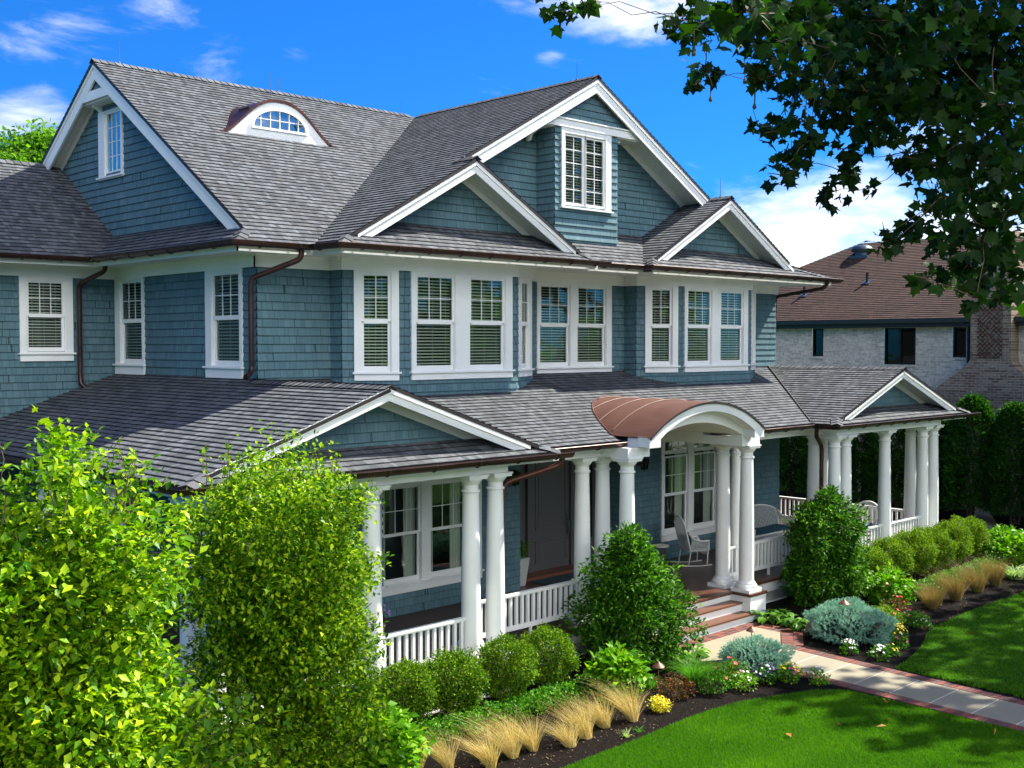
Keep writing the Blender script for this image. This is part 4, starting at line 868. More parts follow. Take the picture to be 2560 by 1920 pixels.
for iy in range(-6, 26):
    for ix in range(-4, 8):
        u = -.02-.36+ix*.095*1.414*.5*2; v = 3.95+iy*.13; 
        for sg in (1, -1):
            c_ = (u+(.0475*1.0 if sg > 0 else .115), v+(0 if sg > 0 else .0)); a = math.radians(45*sg); L2, W2 = .085, .022
            pts = [(c_[0]+x*math.cos(a)-y*math.sin(a), c_[1]+x*math.sin(a)+y*math.cos(a)) for x, y in ((-L2,-W2),(L2,-W2),(L2,W2),(-L2,W2))]
            q = pts
            for cl in ((1,0,.62),(-1,0,.12),(0,1,5.65),(0,-1,-3.95)): q = clip(q, *cl) if len(q) >= 3 else q
            if len(q) >= 3 and area(q) > 1e-5: mb.face([FCh.p(p, r, .012) for p, r in q], random.choice((0, 0, 1, 2)))
npart('herringbone_panel', mb, [plain('brown_brick', (.13,.075,.05), .9, .3, 30), plain('tan_brick', (.26,.20,.15), .9, .2, 30), plain('red_brick', (.17,.06,.04), .9, .2, 30)], ch)
mb = MB(); mb.box(24.36, 25.6, cy0-.08, cy1+.08, 7.3, 7.45); mb.box(24.30, 25.66, cy0-.14, cy1+.14, 7.45, 7.6); npart('chimney_crown', mb, M['cbrick'], ch)
# roof vents
p = NW.pt(29.15, 6.45, 0); mb = MB(); mb.box(p.x-.3, p.x+.3, p.y-.35, p.y+.35, p.z-.16, p.z-.06); mb.lathe((p.x, p.y, p.z-.1), [(.24,0),(.24,.2),(.22,.2),(.36,.18),(.40,.26),(.34,.36),(.16,.43),(.02,.45)], 24); npart('roof_fan', mb, plain('painted_steel', (.06,.085,.11), .35, .1, metal=.5), smooth=True)
for x, y in ((27.06, 5.1), (26.35, 7.1)):
    p = NW.pt(x, y, 0); mb = MB(); mb.lathe(p, [(.045,-.1),(.045,.34),(.03,.34)], 10); v = npart('vent_pipe', mb, M['iron']); mb = MB(); mb.prism([NW.pt(x-.13,y-.14,.02),NW.pt(x+.13,y-.14,.02),NW.pt(x+.13,y+.14,.02),NW.pt(x-.13,y+.14,.02)], NW.F.N*.02); npart('flashing', mb, M['rod'], v)
# ================================================================= GROUND, BEDS, PATH
def sheet(name, poly, z, mat, kind='structure', label=None):
    mb = MB(); q = [(x, y, z) for x, y in poly]; a_ = sum(q[i][0]*q[(i+1) % len(q)][1]-q[(i+1) % len(q)][0]*q[i][1] for i in range(len(q))); mb.face(q if a_ > 0 else q[::-1]); return struct(name, mb, mat, kind)
mb = MB(); n = 24; mb.face([(400*math.cos(2*math.pi*k/n), 400*math.sin(2*math.pi*k/n), G-.03) for k in range(n)]); struct('ground', mb, M['turf'])
EDGE_L = [(-9,-5.9),(-3,-5.78),(.43,-5.73),(1.9,-5.71),(2.73,-5.66),(3.4,-5.68),(3.9,-5.76),(4.6,-6.0),(5.05,-6.18),(5.42,-6.44)]
EDGE_R = [(6.86,-6.40),(7.3,-6.36),(7.8,-6.25),(8.25,-6.14),(8.64,-6.01),(9.0,-5.86),(9.35,-5.75),(9.92,-5.66),(11.1,-5.60),(12.2,-5.6),(13.33,-5.64),(15.5,-5.45),(17.6,-4.5),(18.6,-3.2)]
sheet('mulch_bed', EDGE_L+[(5.42,-2.4),(-9,-2.4)], G, M['mulch'])
sheet('mulch_bed', EDGE_R+[(18.6,-2.0),(7.4,-2.0),(6.86,-4.6)], G, M['mulch'])
sheet('mulch_bed', [(19.4,-6.5),(23.6,-6.5),(23.6,12),(19.6,12),(19.0,-1.0)], G+.002, M['mulch'])
LAWN_L = [(5.36,-6.5),(5.36,-16),(-9,-16)]+EDGE_L[:-1]; LAWN_R = [(6.84,-6.42)]+EDGE_R[1:]+[(24,-3.4),(24,-16),(6.5,-16)]
sheet('lawn', LAWN_L, G+.012, M['turf']); sheet('lawn', LAWN_R, G+.012, M['turf'])
sheet('path', [(17.5,-3.9),(26,.6),(26,1.1),(17.2,-3.4)], G+.02, M['bluestone'])
xl = lambda y: 5.66+.045*(y+6.2); xr = lambda y: 6.67+.07*(y+4.6)
PAD = [(4.9,-3.60),(7.43,-3.60),(7.43,-4.09),(6.68,-4.57),(5.64,-4.57),(4.9,-4.1)]
mb = MB(); ys = [-4.57,-5.27,-5.86,-6.42,-6.98,-7.57,-8.15,-8.74,-9.33,-9.92,-10.5,-11.1,-11.7]
for a, b in zip(ys, ys[1:]): mb.prism([(xl(a),a-.010,G-.02),(xr(a),a-.010,G-.02),(xr(b),b+.010,G-.02),(xl(b),b+.010,G-.02)], (0,0,.05))
mb.prism([(4.9,-3.60,G-.02),(6.42,-3.60,G-.02),(6.42,-4.563,G-.02),(5.64,-4.563,G-.02),(4.9,-4.1,G-.02)], (0,0,.05)); mb.prism([(6.435,-3.60,G-.02),(7.43,-3.60,G-.02),(7.43,-4.09,G-.02),(6.68,-4.563,G-.02),(6.435,-4.563,G-.02)], (0,0,.05))
o = struct('walkway', mb, M['bluestone']); 
mb = MB(); mb.face([(p[0], p[1], G+.0275) for p in PAD]); mb.face([(xl(-4.56),-4.57,G+.027),(xr(-4.56),-4.57,G+.027),(xr(-11.7),-11.7,G+.027),(xl(-11.7),-11.7,G+.027)][::-1]); struct('mortar_joint', mb, M['joint'])
def brickstrip(path, w, side):
    """soldier course: separate bricks laid across a border"""
    mb = MB()
    for (x0, y0), (x1, y1) in zip(path, path[1:]):
        d = Vector((x1-x0, y1-y0, 0)); L = d.length; d /= L; nn = Vector((d.y, -d.x, 0))*side; n = max(1, int(L/.088)); s = L/n
        for i in range(n):
            a = Vector((x0, y0, 0))+d*(i*s+.005); b = Vector((x0, y0, 0))+d*((i+1)*s-.005); z = G+.028+random.uniform(-.003, .003)
            mb.prism([(a.x,a.y,G-.02),(b.x,b.y,G-.02),(b.x+nn.x*w,b.y+nn.y*w,G-.02),(a.x+nn.x*w,a.y+nn.y*w,G-.02)], (0,0,z-G+.02), random.choice((0,0,1,1,2)))
    return mb
BM = [plain('red_brick_paver', (.165,.045,.03), .85, .3, 22, bump=.004), plain('dark_red_paver', (.10,.033,.026), .85, .3, 22, bump=.004), plain('brown_paver', (.105,.05,.045), .85, .3, 22, bump=.004)]
mb = brickstrip([(xl(-4.6)-.005,-4.6),(xl(-11.7)-.005,-11.7)], .19, 1); mb2 = brickstrip([(7.44,-4.10),(6.70,-4.58),(xr(-11.7)+.005,-11.7)], .19, -1)
mb3 = brickstrip([(4.9,-3.59),(7.62,-3.59)], .125, -1); mb5 = brickstrip([(4.9,-3.46),(7.62,-3.46)], .125, -1); mb4 = brickstrip([(7.44,-3.60),(7.44,-4.10)], .17, -1); mb6 = brickstrip([(7.62,-3.60),(7.62,-4.22),(6.90,-4.68)], .15, -1)
for q in (mb, mb2, mb3, mb4, mb5, mb6): o = obj('brick_border', q, BM); o['kind'] = 'structure'
mb = MB(); mb.face([(4.8,-3.3,G+.012),(4.8,-4.9,G+.012),(5.3,-11.7,G+.012),(6.9,-11.7,G+.012),(7.0,-4.9,G+.012),(7.8,-4.3,G+.012),(7.8,-3.3,G+.012)]); struct('path_bedding', mb, M['mulch'])
# ================================================================= LEAF BUILDERS
def unit(n, rng=RNG):
    v = rng.normal(size=(n, 3)); return v/np.linalg.norm(v, axis=1, keepdims=True)
def leaves(P, L, wr=.55, out=None, up=.3, droop=0., outw=.5, fold=.25, rng=RNG, jit=.35):
    """pointed leaves folded on the midrib: returns verts, tris, uv"""
    n = len(P); L = L*(1+jit*(rng.random(n)-.5))[:, None] if np.isscalar(L) else L[:, None]
    a = unit(n); 
    if out is not None: a = a+outw*out
    a[:, 2] -= droop; a /= np.linalg.norm(a, axis=1, keepdims=True)
    nn = unit(n); nn[:, 2] += up*2.2; nn -= a*np.sum(nn*a, 1, keepdims=True); nn /= np.linalg.norm(nn, axis=1, keepdims=True); b = np.cross(nn, a)
    W = L*wr*.5
    V = np.stack([P, P+a*L*.42+b*W+nn*W*fold, P+a*L-nn*L*.08, P+a*L*.42-b*W+nn*W*fold], 1).reshape(-1, 3)
    i = np.arange(n)*4; F = np.stack([np.stack([i, i+1, i+2], 1), np.stack([i, i+2, i+3], 1)], 1).reshape(-1, 3)
    r = rng.random(n); uv = np.repeat(np.stack([r, rng.random(n)], 1), 2, 0)
    return V, F, uv
def clumped(n, k, sampler, rad, rng=RNG):
    C_ = sampler(n); P = np.repeat(C_, k, 0)+rng.normal(size=(n*k, 3))*rad*np.array([1, 1, .8]); return P
def shell(n, c, r, lo=.62, zmin=-1., bias=1.0, rng=RNG, lump=.12, seed=0, top=0.):
    """points in the outer part of a lumpy ellipsoid"""
    d = unit(n*2); d = d[d[:, 2] > zmin][:n]
    while len(d) < n: d = np.concatenate([d, unit(n)]); d = d[d[:, 2] > zmin][:n]
    q = lo+(1-lo)*rng.random(n)**(1/ (1.5*bias))
    f = np.array([1+lump*2.2*mnoise.noise(Vector((x*2.1+seed, y*2.1, z*2.1))) for x, y, z in d])
    return np.array(c)+d*np.array(r)*(q*f)[:, None]
LM = {}
LM['birch'] = leafmat('birch_leaf', (.025,.10,.003), (.12,.27,.004), (.42,.55,.015), .3, .42)
LM['birch2'] = leafmat('hornbeam_leaf', (.020,.085,.003), (.11,.25,.004), (.42,.55,.015), .3, .42)
LM['box'] = leafmat('boxwood_leaf', (.022,.075,.004), (.06,.15,.005), (.24,.36,.012), .3, .6)
LM['boxy'] = leafmat('yellow_boxwood_leaf', (.035,.09,.004), (.09,.19,.006), (.28,.38,.014), .3, .6)
LM['holly'] = leafmat('holly_leaf', (.010,.050,.003), (.026,.11,.005), (.13,.30,.012), .3, .55)
LM['hyd'] = leafmat('hydrangea_leaf', (.045,.16,.006), (.10,.27,.008), (.26,.44,.016), .34)
LM['hedge'] = leafmat('hedge_leaf', (.015,.08,.004), (.04,.17,.005), (.14,.34,.010), .3)
LM['arb'] = leafmat('arborvitae_spray', (.008,.045,.005), (.018,.08,.008), (.05,.14,.014), .3, .6)
LM['spruce'] = leafmat('blue_spruce_needle', (.15,.33,.215), (.23,.45,.31), (.36,.58,.44), .12, .6, (1,1,1))
LM['feather'] = leafmat('feather_grass', (.20,.22,.02), (.60,.46,.14), (.95,.80,.45), .4, .6, (1.1,1,.8))
LM['feather2'] = leafmat('brown_feather_grass', (.13,.15,.02), (.22,.16,.045), (.34,.23,.10), .4, .6, (1.1,1,.8))
LM['gblade'] = leafmat('green_grass_blade', (.04,.15,.010), (.07,.23,.015), (.13,.32,.03), .4)
LM['vblade'] = leafmat('striped_grass_blade', (.14,.27,.04), (.28,.40,.14), (.45,.50,.26), .35)
LM['lawn'] = leafmat('lawn_blade', (.025,.10,.003), (.055,.17,.005), (.12,.26,.009), .42, .6)
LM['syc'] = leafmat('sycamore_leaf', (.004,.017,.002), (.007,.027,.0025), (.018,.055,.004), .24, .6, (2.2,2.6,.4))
LM['far'] = leafmat('distant_leaf', (.05,.14,.010), (.09,.22,.013), (.16,.32,.02), .45)
LM['hosta'] = leafmat('hosta_leaf', (.04,.13,.012), (.08,.21,.015), (.15,.32,.03), .4)
LM['red'] = leafmat('reddish_leaf', (.06,.07,.012), (.10,.05,.014), (.16,.03,.012), .3)
LM['yel'] = leafmat('yellow_leaf', (.55,.50,.01), (.70,.62,.02), (.80,.74,.05), .3, .5, (1,1,.5))
LM['dry'] = leafmat('dry_leaf', (.30,.12,.03), (.42,.20,.06), (.50,.30,.12), .3, .7, (1,.9,.7))
FLW = {k: plain('petal_'+k, c, .6, .1, 30) for k, c in dict(white=(.8,.8,.74), yellow=(.8,.62,.02), red=(.62,.02,.015), coral=(.75,.08,.05), pink=(.65,.06,.22), purple=(.20,.08,.36), cream=(.62,.62,.30)).items()}
def limbs(name, parent, segs, mat):
    mb = MB()
    for path, rs in segs: mb.tube(path, .01, 7, rs=rs)
    return obj(name, mb, mat, parent, True)
def wander(a, b, n=5, amp=.06):
    a, b = Vector(a), Vector(b); L = (b-a).length
    return [a+(b-a)*i/n+Vector([random.uniform(-1, 1)*amp*L*(1 if 0 < i < n else 0) for _ in range(3)]) for i in range(n+1)]
# ---------------- the two young birches at lower left
def birch(name, label, loc, crown, trunks, nl, leaf, mat, barkm, extra=(), shoots=8, seed=0):
    t = thing(name, label, 'tree', loc); segs = []; twigs = []
    for (dx, dy, ex, ey, h, r) in trunks:
        p = wander((dx, dy, 0), (ex, ey, h), 8, .018); segs.append((p, [r*(1-.75*i/8) for i in range(9)]))
        for i in range(2, 9):
            for _ in range(5):
                an = random.uniform(0, 6.283); L = random.uniform(.35, .95)*(1.15-.06*i); q = p[i]; e = q+Vector((math.cos(an)*L*crown[0][1]*1.0, math.sin(an)*L*crown[0][1], L*.45))
                twigs.append((wander(q, e, 4, .06), [.012, .009, .007, .005, .003]))
    o = limbs('trunk', t, segs, M[barkm]); limbs('branches', t, twigs, M['twig'])
    Ps = []; Os = []
    for c, r, w in crown[1]:
        k = int(nl*w/9); P = clumped(k, 9, lambda n: shell(n, c, r, .45, -.98, 1., lump=.26, seed=seed+c[2]), .055); Ps.append(P); Os.append((P-np.array(c))/np.array(r))
    P = np.concatenate(Ps); O = np.concatenate(Os); O /= np.maximum(.2, np.linalg.norm(O, axis=1, keepdims=True))
    sh = []; sp = []
    for _ in range(150):
        c, r, w = random.choice(crown[1]); d_ = Vector([random.gauss(0, 1) for _ in range(3)]).normalized(); q = Vector((c[0]+d_.x*r[0]*.8, c[1]+d_.y*r[1]*.8, c[2]+d_.z*r[2]*.8)); e = q+d_*random.uniform(.18, .42)+Vector((0, 0, random.uniform(0, .12))); w_ = wander(q, e, 4, .06); sp.append((w_, [.005,.004,.003,.003,.002]))
        aa = np.array([w_[min(3, int(f*4))].lerp(w_[min(3, int(f*4))+1], random.random())+Vector([random.gauss(0, .018) for _ in range(3)]) for f in np.random.default_rng(_).random(16)]); P = np.concatenate([P, aa]); O = np.concatenate([O, np.repeat([list(d_)], 16, 0)])
    limbs('sprays', t, sp, M['twig'])
    for _ in range(shoots):
        an = random.uniform(0, 6.283); c, r, w = crown[1][0]; q = Vector(c)+Vector((math.cos(an)*r[0]*.6, math.sin(an)*r[1]*.6, r[2]*.78)); e = q+Vector((random.uniform(-.06,.1), random.uniform(-.06,.06), random.uniform(.25,.5))); w_ = wander(q, e, 5, .07); sh.append((w_, [.006,.005,.004,.003,.003,.002]))
        for s_ in range(16): f = random.random(); a_ = w_[min(4, int(f*5))].lerp(w_[min(5, int(f*5)+1)], .5); P = np.concatenate([P, [[a_.x+random.gauss(0,.02), a_.y+random.gauss(0,.02), a_.z]]]); O = np.concatenate([O, [[0,0,1]]])
    limbs('shoots', t, sh, M['twig'])
    V, F, uv = leaves(P, leaf, .62, O, 1.0, .12, .45, jit=.8)
    npobj('crown', V, F, mat, t, uv); return t
birch('birch_tree', 'young bright green tree cut off by the left edge of the photo, nearest the viewer', (-5.95,-7.25,G), (None or (0,.62), [((0,0,2.68),(.76,.76,1.36),.62), ((.20,-.10,1.75),(.92,.85,1.0),.40), ((-.35,.2,2.2),(.85,.85,1.3),.3), ((.45,-.30,1.05),(.75,.62,.45),.20)]),
      [(-.1,0,-.25,.1,3.3,.05),(.1,.1,.35,-.1,3.2,.045),(0,-.1,.1,-.3,3.0,.04)], 46000, .064, LM['birch'], 'birchbark', shoots=16, seed=3)
birch('river_birch', 'bright green birch with peeling bark and rounded crown hiding the left porch corner', (-2.78,-4.78,G), (None or (0,.55), [((0,0,2.68),(1.06,1.06,1.0),.62), ((.14,0,2.0),(.86,.86,.95),.30), ((.45,-.30,1.35),(.50,.50,.70),.12), ((-.45,.1,1.35),(.60,.55,.75),.12), ((-.2,-.3,.7),(.8,.5,.45),.10)]),
      [(-.08,0,-.25,.15,3.0,.045),(.04,.06,.12,-.05,3.3,.05),(.30,-.22,.55,-.35,3.0,.04)], 52000, .054, LM['birch2'], 'birchbark', shoots=12, seed=9)
# ---------------- shrubs
def shrub(name, label, loc, mat, blobs, nl, leaf, k=8, rad=.03, group=None, stems=6, sh=.35, up=.4, wr=.55, lo=.6, lump=.10, cat='shrub', proto_only=False):
    t = thing(name, label, cat, loc, 0, group); Ps = []; Os = []; seed = random.random()*40
    for c, r, w in blobs:
        n = int(nl*w/k); P = clumped(n, k, lambda m: shell(m, c, r, lo, -.92, 1., lump=lump, seed=seed), rad); Ps.append(P); Os.append((P-np.array(c))/np.array(r))
    P = np.concatenate(Ps); O = np.concatenate(Os); O /= np.maximum(.2, np.linalg.norm(O, axis=1, keepdims=True)); keep = P[:, 2] > .02; P = P[keep]; O = O[keep]
    V, F, uv = leaves(P, leaf, wr, O, up, 0, .9); npobj('foliage', V, F, mat, t, uv)
    segs = []; c, r, _ = blobs[0]
    for i in range(stems):
        an = 6.283*i/stems+random.random(); segs.append((wander((math.cos(an)*.03, math.sin(an)*.03, 0), (c[0]+math.cos(an)*r[0]*.6, c[1]+math.sin(an)*r[1]*.6, c[2]+r[2]*random.uniform(-.1,.5)), 4, .06), [.012,.01,.008,.006,.003]))
    limbs('stems', t, segs, M['twig']); return t
def boxball(label, loc, r, mat='box', group='clipped boxwood balls'):
    return shrub('boxwood', label, loc, LM[mat], [((0,0,r*1.38),(r,r,r*.98),1.)], int(15000*(r/.4)**2), .034, 7, .024, group, 9, lo=.70, lump=.15)
BG = 'clipped boxwood balls left of the steps'
boxball('leftmost clipped boxwood ball, beside the column base at the birch', (-.06,-3.50,G), .37, group=BG)
boxball('clipped boxwood ball second from the left, below the white railing', (.64,-3.62,G), .38, group=BG)
boxball('clipped boxwood ball third from the left, in front of the paired columns', (1.44,-3.74,G), .40, group=BG)
boxball('clipped boxwood ball furthest right of the left row, beside the tall dark evergreen', (2.38,-3.58,G), .37, group=BG)
BG2 = 'yellow-green boxwoods along the right porch'
for i, (x, y, r, lab) in enumerate(((11.3,-3.65,.38,'nearest yellow-green boxwood, touching the tall evergreen at the right porch'),(12.15,-3.6,.41,'second yellow-green boxwood of the row below the right porch railing'),(13.0,-3.63,.43,'third yellow-green boxwood of the row below the right porch railing'),
        (13.85,-3.62,.43,'fourth yellow-green boxwood of the row, below the far corner columns'),(14.65,-3.64,.43,'fifth yellow-green boxwood of the row, in front of the last columns'),(15.5,-3.63,.44,'farthest yellow-green boxwood of the row, past the last porch column'))):
    boxball(lab, (x, y, G), r, 'boxy', BG2)
t = shrub('holly', 'tall dark evergreen left of the entrance steps, hiding the column bases', (4.26,-3.62,G), LM['holly'], [((0,0,.70),(.84,.80,.68),.55),((-.05,.05,1.22),(.62,.60,.60),.3),((-.1,.05,1.70),(.32,.32,.40),.10)], 19000, .085, 7, .045, 'broadleaf evergreens beside the steps', 7, lo=.55, lump=.27, up=.5, wr=.45)
t = shrub('holly', 'tall dark evergreen right of the steps in front of the right porch', (9.95,-3.46,G), LM['holly'], [((0,0,.60),(.78,.72,.60),.5),((.02,0,1.36),(.74,.66,.60),.45),((.05,0,1.86),(.24,.24,.28),.07)], 18000, .085, 7, .045, 'broadleaf evergreens beside the steps', 7, lo=.55, lump=.25, up=.5, wr=.45)
shrub('hydrangea', 'bright broad-leaved hydrangea at the foot of the left evergreen', (2.86,-4.42,G), LM['hyd'], [((0,0,.30),(.38,.36,.30),.7),((.0,0,.46),(.25,.25,.17),.2)], 1500, .115, 5, .05, None, 8, lo=.5, wr=.68, up=.8)
shrub('hydrangea', 'large bright hydrangea at the bottom edge, in front of the birch trunks', (-1.55,-4.72,G), LM['hyd'], [((0,0,.42),(.56,.52,.44),.7),((-.1,0,.68),(.36,.34,.26),.3)], 3200, .115, 5, .06, None, 8, lo=.5, wr=.68, up=.8)
shrub('hydrangea', 'hydrangea behind the copper path light right of the steps', (10.65,-4.35,G), LM['hyd'], [((0,0,.32),(.42,.36,.30),1.)], 1300, .105, 5, .05, None, 8, lo=.5, wr=.68, up=.8)
shrub('hydrangea', 'wide hydrangea at the far right end of the planting bed', (16.25,-4.15,G), LM['hyd'], [((0,0,.35),(.78,.62,.36),1.)], 2600, .115, 5, .06, None, 8, lo=.5, wr=.68, up=.8)
# low hedges
def hedge(label, a, b, n, w, h):
    t = thing('low_hedge', label, 'hedge', (a[0], a[1], G)); P = []
    for i in range(n):
        f = (i+.5)/n; c = ((b[0]-a[0])*f, (b[1]-a[1])*f+random.uniform(-.03,.03), h*.45); P.append(clumped(120, 7, lambda m: shell(m, c, (w*random.uniform(.9,1.2),)*2+(h*.62*random.uniform(.85,1.15),), .5, -.6), .035))
    P = np.concatenate(P); P = P[P[:, 2] > 0]; V, F, uv = leaves(P, .042, .6, None, .6); npobj('foliage', V, F, LM['hedge'], t, uv); return t
hedge('low green hedge behind the golden grasses left of the path', (-1.0,-4.02), (2.75,-4.12), 20, .17, .25)
hedge('low green hedge behind the brown grasses in the right bed', (11.5,-4.42), (15.6,-4.25), 20, .20, .27)
hedge('dark low planting along the bottom of the left bed beneath the birches', (-3.9,-4.3), (-1.6,-3.6), 10, .35, .4)
# grasses made of curved blades
def bladeclump(n, R, h, lean, spread, w, droop=.5, rng=RNG, seg=5):
    an = rng.random(n)*6.283; rr = R*np.sqrt(rng.random(n)); base = np.stack([np.cos(an)*rr, np.sin(an)*rr, np.zeros(n)], 1)
    d = np.stack([np.cos(an), np.sin(an), np.zeros(n)], 1)*(spread*(.3+rng.random(n)))[:, None]+np.array(lean)*(-.15+1.75*rng.random(n))[:, None]+rng.normal(size=(n, 3))*.16*np.array([1, 1, 0])
    H_ = h*(.65+.5*rng.random(n)); side = np.stack([-np.sin(an+rng.random(n)*2), np.cos(an), np.zeros(n)], 1); side /= np.linalg.norm(side, axis=1, keepdims=True)
    V = np.zeros((n, (seg+1)*2, 3))
    for i in range(seg+1):
        s = i/seg; c = base+d*(H_*(s**1.3))[:, None]; c[:, 2] += H_*(s-droop*s**3*.62); ww = w*(1-s*.85)
        V[:, 2*i] = c-side*ww; V[:, 2*i+1] = c+side*ww
    i0 = np.arange(n)[:, None]*(seg+1)*2; q = np.array([[2*i, 2*i+1, 2*i+3, 2*i+2] for i in range(seg)]); F = (i0[:, None, :]+q[None]).reshape(-1, 4)
    r = rng.random(n); uv = np.repeat(np.stack([r, r], 1), seg, 0)
    return V.reshape(-1, 3), F, uv
def grassthing(name, label, loc, mat, args, group=None, rz=0):
    t = thing(name, label, 'ornamental grass', loc, rz, group); V, F, uv = bladeclump(*args); npobj('blades', V, F, mat, t, uv); return t
wind = (-.55, .50, 0)
fgrng = np.random.default_rng(5)
FGL = 'golden feather grasses along the left bed'
fgs = [(-.80,-4.60,.95,'first golden feather grass from the bottom left, half behind the large hydrangea'),(-.52,-4.82,.9,'second golden feather grass from the left, short and dense'),(-.14,-5.11,1.05,'third golden feather grass from the left, streaked with green'),(.27,-5.05,1.15,'fourth golden feather grass from the left, standing tall'),
       (.60,-5.06,1.0,'fifth golden feather grass from the left, warm tan, left of the gap'),(1.02,-5.27,.95,'sixth golden feather grass, tan, right of the gap in the row'),(1.38,-5.2,1.05,'seventh golden feather grass from the left'),(1.84,-5.10,1.05,'eighth golden feather grass from the left'),(2.28,-5.2,1.1,'rightmost golden feather grass, nearest the hydrangea')]
for x, y, s, lab in fgs: grassthing('feather_grass', lab, (x, y, G), LM['feather'], (int(330*random.uniform(.7,1.3)), random.uniform(.05,.08), random.uniform(.44,.58)*s, (wind[0]*random.uniform(.7,1.2), wind[1]*random.uniform(.7,1.2), 0), random.uniform(.28,.45), .0020, random.uniform(.2,.6)), FGL)
FGR = 'brown feather grasses in the right bed'
for x, y, s, lab in ((11.02,-5.0,.85,'reddest feather grass, nearest in the right bed'),(11.35,-4.92,.9,'tan feather grass touching the reddest one'),(12.0,-5.0,1.25,'tall green-brown feather grass, third from the near end'),(13.0,-4.98,1.2,'feather grass fourth from the near end of the right bed'),(13.85,-4.95,1.25,'farthest feather grass of the right bed')):
    grassthing('feather_grass', lab, (x, y, G), LM['feather2'], (650, .09, .56*s, (random.uniform(-.35,.05),random.uniform(-.05,.35),0), random.uniform(.4,.6), .0025, .4), FGR)
grassthing('fountain_grass', 'bright green fountain grass clump beside the left path light', (4.22,-4.72,G), LM['gblade'], (520, .10, .52, (0,0,0), .9, .0045, .9))
grassthing('striped_grass', 'cream-striped grass clump at the far right of the bed', (14.75,-5.0,G), LM['vblade'], (260, .12, .42, (0,0,0), 1.0, .011, .95))
grassthing('striped_grass', 'cream-striped grass clump tucked behind the wide far hydrangea', (16.6,-4.9,G), LM['vblade'], (220, .12, .40, (0,0,0), 1.0, .011, .95))
grassthing('day_lily', 'bright green strappy lily leaves behind the big blue spruce', (9.35,-4.62,G), LM['gblade'], (240, .16, .38, (0,0,0), .8, .008, .9))
grassthing('day_lily', 'small tuft of strappy leaves behind the left path light', (3.55,-4.45,G), LM['gblade'], (120, .10, .25, (0,0,0), .8, .007, .9))
grassthing('grass_weed', 'small weedy tuft on the mulch near the lawn edge', (1.75,-5.55,G), LM['vblade'], (26, .03, .13, (0,0,0), 1.2, .005, .9))
grassthing('grass_weed', 'small grassy weed closest to the lawn curve', (2.0,-5.52,G), LM['gblade'], (22, .03, .10, (0,0,0), 1.2, .005, .9))
# blue spruces
def spruce(label, loc, r, h, n):
    t = thing('blue_spruce', label, 'shrub', loc, 0, 'dwarf blue spruces'); rng = RNG
    V_, F_, U_ = [], [], []
    C_ = shell(n, (0, 0, h*.42), (r, r, h*.62), .78, -.55, 2.0, lump=.16, seed=loc[0]); d = (C_-np.array((0, 0, h*.25)))/np.array((r, r, h)); d /= np.linalg.norm(d, axis=1, keepdims=True); d += rng.normal(size=d.shape)*.3; d[:, 2] += .15; d /= np.linalg.norm(d, axis=1, keepdims=True)
    kk = 28; s = rng.random((n, kk)); L = .085; base = C_[:, None]+d[:, None]*(s*L)[..., None]; out = rng.normal(size=(n, kk, 3)); out -= d[:, None]*np.sum(out*d[:, None], 2, keepdims=True); out /= np.linalg.norm(out, axis=2, keepdims=True)
    ax = out*.8+d[:, None]*.75; P = base.reshape(-1, 3); A = ax.reshape(-1, 3); A /= np.linalg.norm(A, axis=1, keepdims=True); m = len(P); b = np.cross(A, unit(m)); b /= np.linalg.norm(b, axis=1, keepdims=True); NL, NW_ = .030, .0036
    V = np.stack([P-b*NW_, P+b*NW_, P+A*NL], 1).reshape(-1, 3); i = np.arange(m)*3; F = np.stack([i, i+1, i+2], 1); rr = np.repeat(np.clip(rng.random(n)*.7+.15, 0, 1), kk)+rng.random(m)*.15; keep = P[:, 2] > .01
    npobj('needles', V, F[keep], LM['spruce'], t, np.stack([rr, rr], 1)[keep])
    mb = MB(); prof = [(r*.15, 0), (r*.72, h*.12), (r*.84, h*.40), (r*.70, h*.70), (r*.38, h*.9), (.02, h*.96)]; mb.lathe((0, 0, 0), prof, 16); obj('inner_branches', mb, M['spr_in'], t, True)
    limbs('stems', t, [(wander((0,0,0), (random.uniform(-r,r)*.6, random.uniform(-r,r)*.6, h*.6), 4, .05), [.02,.015,.01,.006,.004]) for _ in range(6)], M['twig'])
    return t
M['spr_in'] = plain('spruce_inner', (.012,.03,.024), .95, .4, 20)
spruce('smaller dwarf blue spruce left of the walkway', (5.24,-5.10,G), .46, .42, 1300)
spruce('larger dwarf blue spruce right of the walkway behind the number sign', (7.98,-5.08,G), .60, .52, 2400)
# hostas
def hosta(label, loc, r, n, name='hosta', mat='hosta'):
    t = thing(name, label, 'hosta', loc, 0, 'hostas at the porch steps'); mb = MB()
    for i in range(n):
        an = random.random()*6.283; d = r*random.uniform(.25, 1); L = random.uniform(.13, .19); c = Vector((math.cos(an)*d, math.sin(an)*d, random.uniform(.08, .2))); a = Vector((math.cos(an), math.sin(an), random.uniform(-.3, .5))).normalized(); s = Vector((-math.sin(an), math.cos(an), 0)); up = a.cross(s); 
        if up.z < 0: up = -up
        pts = []; rr = random.random()
        for k in range(5):
            f = k/4; w = .075*math.sin(math.pi*min(1, f*.85+.12)); m_ = c+a*L*f-up*L*.35*f*f; pts.append((m_-s*w+up*w*.3, m_, m_+s*w+up*w*.3))
        for p, q in zip(pts, pts[1:]):
            mb.face([p[0], p[1], q[1], q[0]], 0, [(rr, .5)]*4); mb.face([p[1], p[2], q[2], q[1]], 0, [(rr, .5)]*4)
        mb.tube([(0, 0, 0), c], .006, 4)
    obj('leaves', mb, LM[mat], t, 'all'); return t
